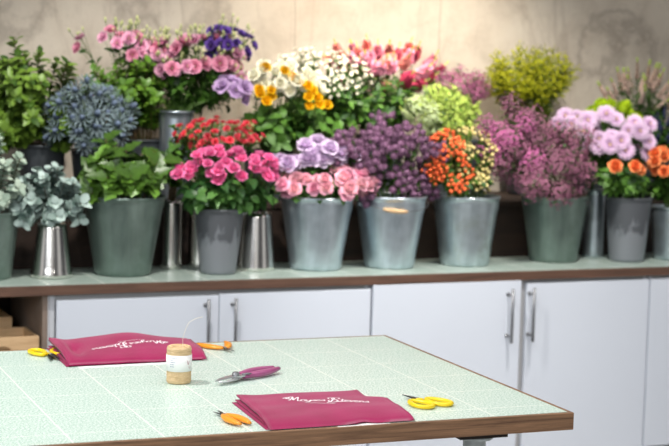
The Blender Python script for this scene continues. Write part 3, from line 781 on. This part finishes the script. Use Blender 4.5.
bunch('cream_rose', 'cream tulip-like rose on the riser among the yellow ones', 'rose', 'cream roses on the riser', V['Q'], (2.435, 6.19, 1.605), (.165, .12, .09), 30, B['white_rose'], .028, cz=-.3, ymax=.2, nleaf=6, leafmat='green', leafL=.06, leafW=.018, leafspan=(.25, .65), up=.4)
for (x, y, z) in ((2.30, 6.10, 1.585), (2.325, 6.09, 1.555), (2.35, 6.10, 1.575), (2.30, 6.11, 1.60), (2.34, 6.08, 1.60), (2.43, 6.07, 1.655), (2.46, 6.06, 1.635), (2.49, 6.06, 1.62), (2.51, 6.06, 1.60), (2.535, 6.06, 1.575), (2.49, 6.05, 1.575), (2.545, 6.06, 1.545), (2.50, 6.06, 1.54), (2.585, 6.08, 1.545), (2.33, 6.12, 1.69), (2.40, 6.09, 1.68)):
    make_stem('yellow_rose', 'golden yellow rose tucked among the cream ones on the riser', 'rose', 'yellow roses on the riser', V['Q'], Vector((x, y, z)), Vector((.1, -.8, .4)), B['yellow_rose'], .023, nleaf=5, leafmat='green', leafL=.06, leafW=.018, leafspan=(.25, .65))
leafy('leafy_branch', 'broad-leaved green sprig beneath the cream and yellow roses', 'green sprigs beneath the cream roses', V['Q'], (2.46, 6.18, 1.465), (.18, .10, .09), 20, 'green', .058, .018, 'oval', 14, cz=-.9, stemmat='stem')
bunch('white_star_spray', 'small white starry flower spray behind the cream and yellow roses', 'flower', 'small white starry sprays', V['R'], (2.65, 6.35, 1.66), (.255, .14, .13), 40, B['stock'], .0098, cz=-.6, nb=8, spread=.048, nleaf=16, leafmat='green', leafL=.038, leafW=.010, leafspan=(.35, .95))
leafy('leafy_branch', 'fresh green sprig in the bucket of white starry sprays', 'green sprigs among the white sprays', V['R'], (2.68, 6.31, 1.54), (.19, .10, .11), 18, 'green', .045, .011, 'oval', 26, cz=-.9, stemmat='stem', span=(.35, 1))
sn = lambda h: random.choice([B['snap_pink'], B['snap_coral'], B['snap_red'] if h.x > 2.92 else B['snap_pink']])
bunch('pink_flower_spike', 'pink to red flower spike with lime buds in the middle of the back row', 'flower', 'pink and red flower spikes', V['T'], (2.985, 6.40, 1.70), (.285, .10, .105), 56, sn, .044, cz=-.75, nleaf=10, leafmat='green', leafL=.045, leafW=.010, bloomname='flower_spike', leafspan=(.35, .85), up=.75)
leafy('leafy_branch', 'fine dark green sprig beneath the pink and red flower spikes', 'green sprigs beneath the flower spikes', V['T'], (2.96, 6.32, 1.57), (.19, .10, .11), 22, 'green', .04, .010, 'oval', 28, cz=-.9, stemmat='stem', span=(.35, 1))
bunch('mauve_waxflower', 'low mauve waxflower sprig on the riser beside the pink flower spikes', 'flower', 'mauve waxflower on the riser', V['MV'], (3.355, 6.41, 1.62), (.170, .09, .075), 24, B['wax_mauve'], .046, cz=-.7, nleaf=14, leafmat='green', leafL=.03, leafW=.006, bloomname='floret_cloud')
lm = lambda h: [B['lime_pale'][0], B['lime_cloud'][0]] if h.x < 3.10 else [B['lime_spike'][0], B['lime_cloud'][1], B['lime_cloud'][2]]
bunch('lime_bell_spike', 'lime green bell-shaped flower spike above the orange sprays', 'flower', 'lime green bell spikes', V['U'], (3.165, 6.17, 1.505), (.150, .10, .115), 34, lm, .048, cz=-.8, nleaf=8, leafmat='green_bright', leafL=.035, leafW=.010, bloomname='flower_spike', up=.8)
bunch('goldenrod_spray', 'yellow-green feathery spray against the plaster wall', 'flower', 'yellow-green feathery sprays', V['V'], (3.715, 6.41, 1.665), (.200, .09, .10), 84, B['plume'], .068, cz=-.8, nleaf=20, leafmat='gold_leaf', leafL=.035, leafW=.005, shape='thin', bloomname='plume', up=.8)
bunch('lime_chrysanthemum', 'bright lime green chrysanthemum behind the lilac ones', 'flower', 'lime green chrysanthemums', V['W'], (4.015, 6.17, 1.51), (.12, .08, .06), 14, B['lime_mum'], .036, cz=-.4, nleaf=8, leafmat='green', leafL=.045, leafW=.014)
bunch('pale_pink_spire', 'pale pink flower spire behind the orange roses, against the wall', 'flower', 'pale pink spires', V['X'], (4.33, 6.39, 1.62), (.185, .10, .11), 30, B['pale_spike'], .056, cz=-.8, nleaf=16, leafmat='green', leafL=.035, leafW=.008, bloomname='flower_spike', up=1.0)
bunch('dark_blue_spire', 'dark blue flower spire above the orange roses in the end bucket', 'flower', 'dark blue spires', V['Y'], (4.28, 6.13, 1.45), (.13, .08, .085), 20, B['blue_spike'], .040, cz=-.8, nleaf=16, leafmat='green_dark', leafL=.04, leafW=.010, bloomname='flower_spike', up=1.0)

# ------------------------------------------------------------------ work table
rc = -.0285
TM = Matrix.Rotation(rc, 4, 'Z')
TC = Vector((.88, 3.80, 0))      # table centre, table frame
s = .2
XR = (3.7278+6.03)*s; XL = XR-2.2; YN = (21.0312-4.477*1.0019)*s; YF = (21.0312+1.1638*1.0019)*s
ctr = Vector(((XL+XR)/2, (YN+YF)/2, 0)); wc = TM @ ctr
tb = thing('work_table', 'mint tiled work table with dark oak edging and metal legs', 'table', (wc.x, wc.y, 0), rc)
w = (XR-XL)/2; d = (YF-YN)/2; TZ = .9
b = MB(); b.box(-w+.012, w-.012, -d+.012, d-.012, TZ-.036, TZ); b.build('tiled_top', tile_material('table_tiles', (3.7278*s-ctr.x), (21.0312*s-ctr.y), .2, .0016), tb, False)
b = MB()
b.box(-w, w, -d, -d+.0115, TZ-.042, TZ); b.build('long_edging', M['dark_oak'], tb, False, bevel=.002)
b = MB(); b.box(-w, w, d-.0115, d, TZ-.042, TZ); b.build('long_edging', M['dark_oak'], tb, False, bevel=.002)
for sgn in (-1, 1):
    b = MB(); b.box(min(sgn*w, sgn*(w-.0115)), max(sgn*w, sgn*(w-.0115)), -d+.012, d-.012, TZ-.042, TZ); b.build('short_edging', M['dark_oak'], tb, False, bevel=.002)
for sx_ in (-1, 1):
    for sy_ in (-1, 1):
        lx = sx_*(w-.232); ly = sy_*(d-.062)
        L = MB(); L.lathe([(.0, .0), (.036, .0), (.036, .008), (.028, .014), (.027, .02), (.027, TZ-.064), (.042, TZ-.061), (.045, TZ-.058), (.045, TZ-.052), (.0, TZ-.052)], 24, (lx, ly, 0))
        lo = L.build('leg', M['galv_dull'], tb)
        q = MB(); q.box(lx-.062, lx+.062, ly-.05, ly+.05, TZ-.0515, TZ-.0365); q.build('leg_plate', M['dark_inside'], lo, False)

# ------------------------------------------------------------------ folded cloths with script
def quad(c, u, v):
    A, Bq, C, D = [Vector((*p, 0)) for p in c]       # front-left, front-right, back-right, back-left
    return A.lerp(Bq, u).lerp(D.lerp(C, u), v)
def slab(corners, hfun, n=30, m=26, z0=.0006, notch=None, thick=None, lift=0):
    """closed cloth slab: top surface follows hfun(u,v), sides rolled, underside flat or lifted"""
    b = MB(); vs = []; tp = []
    for layer in (0, 1):
        for j in range(m+1):
            for i in range(n+1):
                u, v = i/n, j/m; p = quad(corners, u, v)
                if notch: p = notch(p, u, v)
                h = hfun(u, v); e = min(u, 1-u, v, 1-v)
                r = min(1, e/.03); rr = math.sqrt(max(0, 1-(1-r)**2))
                zt = z0 + (h if layer else 0)
                if layer: zt = z0 + h*(.5+.5*rr)
                else:
                    base = 0 if thick is None else max(0, h-thick)
                    zt = z0 + base + (h-base)*(.5*(1-rr)) if True else 0
                    if thick is None: zt = z0 + h*.5*(1-rr)*0
                zt += lift*min(1, v/.2)*(2-min(1, v/.2))
                vs.append((p.x, p.y, zt)); tp.append(0)
    N = (n+1)*(m+1); fs = []
    for j in range(m):
        for i in range(n):
            a = j*(n+1)+i; fs.append((a, a+n+1, a+n+2, a+1)); fs.append((N+a, N+a+1, N+a+n+2, N+a+n+1))
    edge = [i for i in range(n+1)]+[j*(n+1)+n for j in range(1, m+1)]+[m*(n+1)+i for i in range(n-1, -1, -1)]+[j*(n+1) for j in range(m-1, 0, -1)]
    for k in range(len(edge)):
        a, c = edge[k], edge[(k+1) % len(edge)]; fs.append((a, c, N+c, N+a))
    b.add(vs, fs, tp); return b

def cr(pts, n=6):
    P_ = [Vector((*p, 0)) for p in pts]; out = []
    for i in range(len(P_)-1):
        p0 = P_[max(i-1, 0)]; p1 = P_[i]; p2 = P_[i+1]; p3 = P_[min(i+2, len(P_)-1)]
        for k in range(n):
            t = k/n
            out.append(.5*((2*p1)+(p2-p0)*t+(2*p0-5*p1+4*p2-p3)*t*t+(3*p1-p0-3*p2+p3)*t**3))
    out.append(P_[-1]); return out
# letter strokes: x advances to the right, y up, x-height 1
GL = {
 'o': (1.0, [[(.5, 1), (.12, .8), (.1, .25), (.45, 0), (.85, .3), (.82, .8), (.5, 1), (.8, .9), (1.05, .85)]]),
 'y': (1.05, [[(.05, .95), (.2, .3), (.5, .05), (.8, .4), (.92, 1), (.85, 0), (.55, -.9), (.1, -.95), (.2, -.5), (1.05, .2)]]),
 's': (.85, [[(.0, .1), (.45, .85), (.6, 1), (.7, .45), (.6, .05), (.2, .02), (.5, 0), (.9, .2)]]),
 'e': (.9, [[(.05, .4), (.6, .6), (.65, .95), (.35, 1), (.1, .5), (.3, .02), (.65, .05), (.95, .3)]]),
 't': (.7, [[(.4, 1.7), (.3, .6), (.4, .02), (.75, .2)], [(.0, 1.05), (.75, 1.15)]]),
 'v': (.95, [[(.0, .9), (.2, .95), (.4, .05), (.8, .9), (1.0, .85)]]),
 'n': (1.1, [[(.05, .9), (.18, .95), (.18, .0), (.22, .5), (.6, 1), (.8, .8), (.82, .05), (1.1, .2)]]),
 'M': (2.6, [[(.9, 1.9), (.2, 1.9), (-.5, 1.4), (-.75, .9), (-.3, .7), (.1, 1.2), (.5, 2.1), (.95, 2.3), (.8, 1.0), (.5, .0), (.3, .1)],
             [(.95, 2.3), (1.1, 1.2), (1.2, .3), (1.5, 1.2), (2.0, 2.3), (2.05, 1.2), (2.1, .1), (2.6, .3)], [(-.2, 1.4), (-.15, .9), (.25, .7), (.4, 1.1)]]),
 'S': (2.3, [[(1.9, 1.8), (2.0, 2.6), (1.3, 2.9), (.6, 2.3), (.9, 1.5), (1.6, .9), (1.7, .0), (1.0, -.6), (.2, -.3), (.1, .5), (.6, .7), (.9, .2)],
             [(.1, 1.9), (-.1, 2.7), (.7, 3.0), (1.1, 2.1), (.8, 1.0), (.5, -.4), (-.2, -.9)], [(1.7, .4), (2.1, -.2), (2.5, .2)]]),
}
def lettering(word_layout, place, width):
    """ribbon strokes laid on the cloth; place(x, y) -> point on the cloth"""
    b = MB()
    for strokes, bold in word_layout:
        path = cr(strokes, 5)
        for i in range(len(path)-1):
            a, c = path[i], path[i+1]; dd = (c-a)
            if dd.length < 1e-6: continue
            nn = Vector((-dd.y, dd.x, 0)).normalized(); ww = width*bold*(.65+.55*abs(dd.y)/dd.length)
            a2 = a-dd*.15; c2 = c+dd*.15
            pts = [place(*(p+nn*s_*ww)[:2]) for p, s_ in ((a2, -1), (c2, -1), (c2, 1), (a2, 1))]
            b.add(pts, [(0, 1, 2, 3)])
    return b
def script_layout():
    out = []; x = 0
    for ch in 'Moyses':
        adv, st = GL[ch]; out += [([(x+px, py+.12*math.sin(x*.3)) for px, py in q], 1.15 if ch == 'M' else 1.0) for q in st]; x += adv
    x += .55
    for ch in 'Stevens':
        adv, st = GL[ch]; out += [([(x+px, py) for px, py in q], 1.3 if ch == 'S' else 1.0) for q in st]; x += adv
    tot = x
    # small second line of print, too fine to read
    xx = 4.3
    while xx < 9.2:
        L = random.uniform(.12, .3); out.append(([(xx, -1.5), (xx+L*.5, -1.25), (xx+L, -1.5)], .38)); xx += L+.13
    return out, tot
LAY, TOT = script_layout()
white_ink = flat('white_ink', '#f7e9ee', .6, var=.02)
M['burgundy'] = cloth_material('burgundy_cotton', '#8f1549', '#a01c56')
M['burgundy_shaded'] = cloth_material('burgundy_cotton_shaded', '#560a2b', '#6d0f38')  # darker copy of the cotton, painting the shade inside the folds

def folded_cloth(label, origin, rz, corners, hf, layers, text, notch=None):
    root = thing('folded_cloth', label, 'cloth', (*origin, TZ), rz)
    slab(corners, hf, notch=notch, lift=layers[-1][2], thick=.0045).build('top_fold', M['burgundy'], root)
    zt = layers[-1][2] if layers else .0006
    for k, (cs, h, ztop, zb, mt) in enumerate(layers):
        slab(cs, (lambda hh, zz: (lambda u, v: min((hf(u, v)+zt*min(1, v/.2)-.0045-zz)*.8, hh)))(h, zb), lift=zb, notch=notch).build('under_fold', M[mt], root)
    # script
    tx, ty, ang, size, xh, arc = text
    A, Bq, C, D = corners
    def inv(p):         # bilinear inverse by a few Newton steps
        u = v = .5
        for _ in range(8):
            q = quad(corners, u, v); e = 1e-4
            du = (quad(corners, u+e, v)-q)/e; dv = (quad(corners, u, v+e)-q)/e
            r = Vector((p[0], p[1], 0))-q; det = du.x*dv.y-du.y*dv.x
            u += (r.x*dv.y-r.y*dv.x)/det; v += (du.x*r.y-du.y*r.x)/det
        return u, v
    ca, sa = math.cos(ang), math.sin(ang)
    def place(x, y):
        X = (x/TOT-.5)*size; Y = y*xh*1.7 + arc(x/TOT)
        px, py = tx+X*ca-Y*sa, ty+X*sa+Y*ca
        u, v = inv((px, py)); return (px, py, .0006+zt*min(1, v/.2)*(2-min(1, v/.2))+hf(u, v)+.0008)
    lettering(LAY, place, .09).build('printed_script', white_ink, root, False)
    return root

# front cloth, at the near edge
o1 = (1.46, 3.43)
c1 = [(-.183, -.149), (.174, -.155), (.205, .145), (-.150, .158)]
def h1(u, v):
    h = .0085 + .0035*math.sin(PI*v)*math.sin(PI*u) + .0012*math.sin(9*u+4*v) + .0008*math.sin(21*v-6*u)
    h += .007*math.exp(-((u-.62)/.10)**2)*math.exp(-(v/.10)**2)         # the pinch rising at the front edge
    h -= .004*math.exp(-((u-.72)/.06)**2)*math.exp(-(v/.12)**2)
    h += .004*math.exp(-(u/.10)**2)*v
    h *= .45+.55*min(1, v/.3)
    return max(h, .004)
def n1(p, u, v):        # stepped far end, and a pinch at the front
    if u > .8: p = p + Vector((-.045*max(0, min(1, (v-.66)/.06))*(u-.8)/.2, 0, 0))
    p = p + Vector((0, .012*math.exp(-((u-.66)/.05)**2)*max(0, 1-v/.12), 0))
    return p
cl1 = [(-.187, -.140), (.166, -.145), (.195, .138), (-.163, .152)]
cl2 = [(-.172, -.128), (.160, -.135), (.185, .130), (-.135, .148)]
cl3 = [(-.181, -.136), (.163, -.142), (.192, .136), (-.156, .152)]
folded_cloth('folded burgundy cloth with white script lettering at the near edge of the table', o1, 0, c1, h1,
             [(cl1, .0035, 0, 0, 'burgundy'), (cl2, .003, 0, .0042, 'burgundy_shaded'), (cl3, .0030, .0085, .0062, 'burgundy')],
             (.026, .012, -.43, .195, .0092, lambda q: .014*(2*q-1)**2-.004), n1)
# far cloth
o2 = (1.24, 4.26)
c2_ = [(-.205, -.135), (.178, -.135), (.205, .085), (-.190, .155)]
def h2(u, v):
    h = .013 + .024*math.exp(-((u-.50)/.30)**2)*math.exp(-((v-.8)/.42)**2) + .0015*math.sin(7*u+3*v)+.001*math.sin(18*u-9*v)
    h += .010*math.exp(-((u-.0)/.08)**2)*v
    h += .007*math.exp(-((u-.045)/.03)**2)*math.exp(-((v-.50)/.3)**2)
    h -= .022*math.exp(-((u-.115)/.035)**2)*math.exp(-((v-.48)/.20)**2)
    h *= .55+.45*min(1, v/.3)
    return max(h, .004)
root2 = folded_cloth('folded burgundy cloth with upside-down white lettering at the far side, beside the twine', o2, 0, c2_, h2,
             [([(-.209, -.128), (.168, -.127), (.195, .08), (-.196, .150)], .004, 0, 0, 'burgundy'), ([(-.19, -.118), (.16, -.12), (.185, .075), (-.17, .145)], .003, 0, .0046, 'burgundy_shaded'), ([(-.205, -.124), (.166, -.125), (.193, .08), (-.192, .150)], .003, .009, .0068, 'burgundy')],
             (-.012, -.008, PI+.18, .215, .0062, lambda q: .006*(2*q-1)**2))
pp = MB(); pp.add([(.0, -.012, 0), (.30, -.012, 0), (.30, .18, 0), (0, .18, 0)], [(0, 1, 2, 3)])
ppo = MB(); ppo.box(0, .27, -.010, .2, .0001, .0005)
paper = ppo.build('paper_sheet', flat('paper', '#f6f6f6', .6, var=.01), smooth=False); paper.location = (1.06, 4.113, TZ); tag(paper, 'white paper sheet lying beneath the far burgundy cloth', 'paper')
pp2 = MB(); pp2.box(0, .13, 0, .1, .0001, .0004)
paper2 = pp2.build('paper_sheet', flat('paper_b', '#f3f1ee', .6, var=.01), smooth=False); paper2.location = (1.44, 3.272, TZ); tag(paper2, 'white paper corner showing beneath the near burgundy cloth', 'paper')

# ------------------------------------------------------------------ twine
tw = thing('twine_spool', 'roll of jute twine with a white paper label standing on the table', 'twine', (1.251, 3.853, TZ))
b = MB(); prof = [(.0158, .004), (.017, .001), (.030, .001), (.0325, .004)]
for i in range(29): prof.append((.0328+.0006*math.sin(i*PI*.97)+.0004*math.sin(i*1.7), .006+.078*i/28))
prof += [(.031, .0875), (.027, .089), (.021, .0885), (.0170, .086), (.0158, .080), (.0158, .004)]
prof = [(r*.95, z*1.07) for r, z in prof]; b.lathe(prof, 48); b.build('twine_winding', twine_material(), tw)
b = MB(); b.lathe([(.0135, .0846), (.0148, .0846), (.0148, .003), (.0135, .003), (.0135, .0846)], 24); b.build('cardboard_core', flat('cardboard', '#5d4327', .9), tw)
lb = MB(); lb.lathe([(.0318, .033), (.0326, .033), (.0326, .074), (.0318, .074)], 64); lbo = lb.build('paper_label', flat('label_paper', '#f4f3f2', .5, var=.01), tw)
tx = MB()
def on_label(a, z, r=.0330): return (r*math.cos(a), r*math.sin(a), z)
for row, (a0, a1) in enumerate(((-2.60, -2.05), (-2.62, -2.35), (-2.58, -2.18), (-2.62, -2.28), (-2.6, -2.25))):
    a = a0; z = .067-.0055*row
    while a < a1:
        da = random.uniform(.02, .06); tx.add([on_label(a, z), on_label(a+da, z), on_label(a+da, z+.0017), on_label(a, z+.0017)], [(0, 1, 2, 3)]); a += da+.03
tx.build('small_print', flat('blue_ink', '#5a6a92', .6), lbo, False)
tx = MB(); a = -1.28
for (a0, z0, a1, z1) in ((-1.22, .062, -1.12, .05), (-1.12, .05, -1.0, .060), (-1.05, .046, -.95, .040)):
    tx.tube([on_label(a0, z0), on_label((a0+a1)/2, (z0+z1)/2), on_label(a1, z1)], .0005, 4)
tx.build('printed_squiggle', flat('red_ink', '#a5495c', .6), lbo)
st = MB(); st.tube([(.012, 0, .070), (.009, .0, .095), (.010, .002, .115), (.018, .004, .138), (.026, .006, .152), (.045, .012, .160), (.068, .02, .163)], .0006, 5); st.build('loose_strand', flat('pale_strand', '#e9dfcc', .8), tw)

# ------------------------------------------------------------------ hand tools (built along +X: tip at positive X, pivot at 0)
M['orange_plastic'] = flat('orange_plastic', '#f79a2a', .3, var=.03)
M['yellow_plastic'] = flat('yellow_plastic', '#f5d21a', .3, var=.03)
M['purple_plastic'] = flat('purple_grip', '#a2507f', .3, var=.08)
M['steel_bright'] = flat('bright_steel', '#c3c5c7', .3, .75, .05)
M['blade'] = flat('blade_steel', '#7c8083', .28, .9, .1)
M['dark_blade'] = flat('dark_blade', '#3d4144', .35, .7, .1)
def prism(b, pts, z0, z1):
    k = len(pts); vs = [(x, y, z) for z in (z0, z1) for x, y in pts]
    b.add(vs, [tuple(range(k-1, -1, -1)), tuple(range(k, 2*k))]+[(i, (i+1) % k, k+(i+1) % k, k+i) for i in range(k)])
def snips(label, loc, rz, spread, group=None, opening=7):
    root = thing('floral_snips', label, 'snips', (*loc, TZ), rz, group)
    for s_ in (-1, 1):
        a = R(opening)*s_
        hb = MB(); pts = []; rad = []
        for i in range(13):
            q = i/12; x = -.004-.098*q
            y = s_*(.004+.008*math.sin(PI*q*.9)) ; pts.append((x, y, .0075)); rad.append(.0050+.0062*math.sin(PI*min(1, q*1.05+.02))**.7*(1 if q < .97 else .6))
        hb.M = Matrix.Rotation(-R(spread)*s_, 4, 'Z')
        hb.tube(pts, rad, 10, 1.0, .62); hb.build('handle', M['orange_plastic'], root)
        bl = MB(); bl.M = Matrix.Rotation(-a, 4, 'Z') if s_ > 0 else Matrix.Rotation(-a, 4, 'Z')
        prism(bl, [(-.012, -.0035), (.006, -.0045), (.030, -.0028*1), (.045, 0), (.030, .0025), (.004, .0045), (-.012, .0035)], .0062+.0012*s_, .0076+.0012*s_)
        bl.build('blade', M['blade'], root, False)
    p = MB(); p.tube([(0, 0, .003), (0, 0, .0105)], .0035, 12); p.build('pivot_screw', M['steel'], root)
    sp = MB(); sp.tube([(-.018, -.006, .0075), (-.026, 0, .0075), (-.018, .006, .0075)], .0009, 6); sp.build('spring', M['steel'], root)
    return root
snips('orange-handled snips lying beside the near burgundy cloth', (1.226, 3.437), R(98), 3)
snips('orange-handled snips spread open at the far edge of the table', (1.517, 4.255), R(-82), 24, opening=9)

def scissors(label, loc, rz, opening, lobes=1.0, blade='dark_blade', bs=1.0):
    root = thing('looped_scissors', label, 'scissors', (*loc, TZ), rz)
    for s_ in (-1, 1):
        hb = MB(); pts = []; rad = []
        hb.M = Matrix.Rotation(R(opening)*s_, 4, 'Z')
        for i in range(28):
            t = 2*PI*i/28
            x = -.046-.038*math.cos(t); y = -s_*(.0225*lobes + .0185*lobes*math.sin(t)*(1+.25*math.cos(t))) + s_*.0015
            pts.append((x, y, .0065))
        hb.tube(pts, .0062, 8, 1, .85, close=True)
        hb.tube([(-.012, -s_*.004, .0065), (.004, -s_*.0, .0065)], [.006, .005], 8, 1, .8)
        hb.build('loop_handle', M['yellow_plastic'], root)
        bl = MB(); bl.M = Matrix.Rotation(R(opening)*s_, 4, 'Z') @ Matrix.Diagonal((bs, bs, 1, 1))
        prism(bl, [(-.010, -.005), (.004, -.0065), (.025, -.0055), (.056, 0), (.025, .0035), (.004, .0055), (-.010, .005)], .0062+.0014*s_, .0078+.0014*s_)
        bl.build('blade', M[blade], root, False)
    p = MB(); p.tube([(.002, 0, .003), (.002, 0, .011)], .0038, 12); p.build('pivot_screw', M['steel'], root)
    return root
scissors('yellow loop-handled scissors beside the front burgundy cloth near the table corner', (1.735, 3.468), R(103), 4, 1.15)
scissors('yellow loop-handled scissors half tucked beside the far burgundy cloth', (1.026, 4.285), R(-94), 9, 1.0, bs=1.4)

# secateurs
sc_ = thing('secateurs', 'purple-handled steel secateurs lying open near the middle of the table', 'secateurs', (1.396, 3.831, TZ), R(180+30))
sc_.scale = (1.14, 1.14, 1.14)
for s_, bend_ in ((1, .10), (-1, .10)):
    hb = MB(); pts = []; rad = []
    for i in range(15):
        q = i/14; pts.append((-.018-.125*q, s_*(.008+.011*math.sin(PI*min(1, q*.85))+.002*q), .0105)); rad.append(.006+.0040*math.sin(PI*min(1, .12+q*.9)))
    hb.M = Matrix.Rotation(R(3)*s_, 4, 'Z')
    hb.tube(pts, rad, 10, 1, .8); hb.build('grip', M['purple_plastic'], sc_)
    fr = MB(); fr.M = Matrix.Rotation(R(3)*s_, 4, 'Z')
    prism(fr, [(-.045, s_*.010), (-.045, s_*.020), (-.01, s_*.013), (.006, s_*.009), (.006, -s_*.004), (-.012, s_*.0)][::s_], .007+.003*(s_ > 0), .0105+.003*(s_ > 0)); fr.build('steel_shank', M['steel_bright'], sc_, False)
bl = MB(); prism(bl, [(-.004, -.012), (.02, -.0125), (.05, -.006), (.078, .006), (.05, .006), (.022, .006), (-.004, .010)], .0105, .013); bl.build('cutting_blade', M['steel_bright'], sc_, False)
an = MB(); an.tube([(.0, .008, .008), (.022, .013, .008), (.048, .015, .008), (.068, .008, .008)], [.0055, .005, .004, .002], 8, 1, .6); an.build('hooked_anvil', M['steel_bright'], sc_)
p = MB(); p.tube([(0, 0, .005), (0, 0, .019)], .0085, 16); p.tube([(0, 0, .019), (0, 0, .0215)], [.0085, .005], 16); p.build('pivot_nut', M['steel'], sc_)
sp = MB(); pts = [(-.022-.0045*k/3, .0075*math.cos(k*1.3), .0105+.004*math.sin(k*1.3)) for k in range(16)]; sp.tube(pts, .0011, 6); sp.build('spring', M['steel'], sc_)
lk = MB(); lk.tube([(-.010, .010, .016), (-.022, .018, .017), (-.030, .019, .016)], [.003, .004, .0025], 8, 1, .6); lk.build('lock_catch', M['steel'], sc_)

# ------------------------------------------------------------------ light
def area(name, loc, target, power, sx_, sy_, color):
    l = bpy.data.lights.new(name, 'AREA'); l.shape = 'RECTANGLE'; l.size = sx_; l.size_y = sy_; l.energy = power; l.color = color
    o = bpy.data.objects.new(name, l); col.objects.link(o); o.location = loc
    o.rotation_euler = (Vector(target)-Vector(loc)).to_track_quat('-Z', 'Y').to_euler(); return o
def spot(name, loc, target, power, angle, color, r=.05, blend=.6):
    l = bpy.data.lights.new(name, 'SPOT'); l.spot_size = R(angle); l.spot_blend = blend; l.energy = power; l.color = color; l.shadow_soft_size = r
    o = bpy.data.objects.new(name, l); col.objects.link(o); o.location = loc
    o.rotation_euler = (Vector(target)-Vector(loc)).to_track_quat('-Z', 'Y').to_euler(); return o
spot('table_lamp_spot', (.15, 4.15, 3.1), (1.45, 3.75, .9), 185, 62, (1, .97, .94), .05)
spot('edge_fill_spot', (1.3, 1.3, 2.5), (1.6, 3.5, .85), 60, 60, (1, .98, .95), .06)  # fill spot added to brighten the table's front edge
spot('counter_spot', (1.4, 4.7, 3.15), (2.0, 5.9, 1.1), 190, 66, (1, .96, .90), .05)
spot('counter_spot_b', (3.0, 4.6, 3.15), (3.4, 5.9, 1.1), 220, 66, (1, .96, .90), .05)
spot('wall_spot', (2.95, 5.75, 3.15), (3.0, 6.6, 1.95), 170, 70, (1, .87, .70), .06, 1)
area('soft_fill', (-1.5, 1.2, 2.7), (2.2, 5.2, .8), 80, 2.6, 1.6, (.92, .96, 1))  # added soft area fill, not an actual window
area('ceiling_fill', (2.6, 3.6, 3.15), (2.6, 3.9, 0), 42, 3.5, 1.8, (1, .98, .95))
wd = bpy.data.worlds.new('world'); bpy.context.scene.world = wd; wd.use_nodes = True
nt = wd.node_tree; bg = nt.nodes['Background']
# made-up bright and dark bands all round, added for streaky reflections in the metal
def wn(ty, **kw):
    n_ = nt.nodes.new(ty)
    for k, v in kw.items(): setattr(n_, k, v)
    return n_
tc = wn('ShaderNodeTexCoord'); sp = wn('ShaderNodeSeparateXYZ'); nt.links.new(tc.outputs['Generated'], sp.inputs[0])
at = wn('ShaderNodeMath', operation='ARCTAN2'); nt.links.new(sp.outputs[1], at.inputs[0]); nt.links.new(sp.outputs[0], at.inputs[1])
mu = wn('ShaderNodeMath', operation='MULTIPLY_ADD'); nt.links.new(at.outputs[0], mu.inputs[0]); mu.inputs[1].default_value = 7; mu.inputs[2].default_value = 14.6
si = wn('ShaderNodeMath', operation='SINE'); nt.links.new(mu.outputs[0], si.inputs[0])
rp = wn('ShaderNodeValToRGB'); rp.color_ramp.elements[0].position = .1; rp.color_ramp.elements[0].color = (.10, .10, .11, 1)
rp.color_ramp.elements[1].position = .75; rp.color_ramp.elements[1].color = (1.0, 1.0, 1.0, 1)
nt.links.new(si.outputs[0], rp.inputs[0]); nt.links.new(rp.outputs[0], bg.inputs[0])
bg.inputs[1].default_value = .6
vs = bpy.context.scene.view_settings; vs.view_transform = 'Standard'; vs.look = 'None'; vs.exposure = 0; vs.gamma = 1
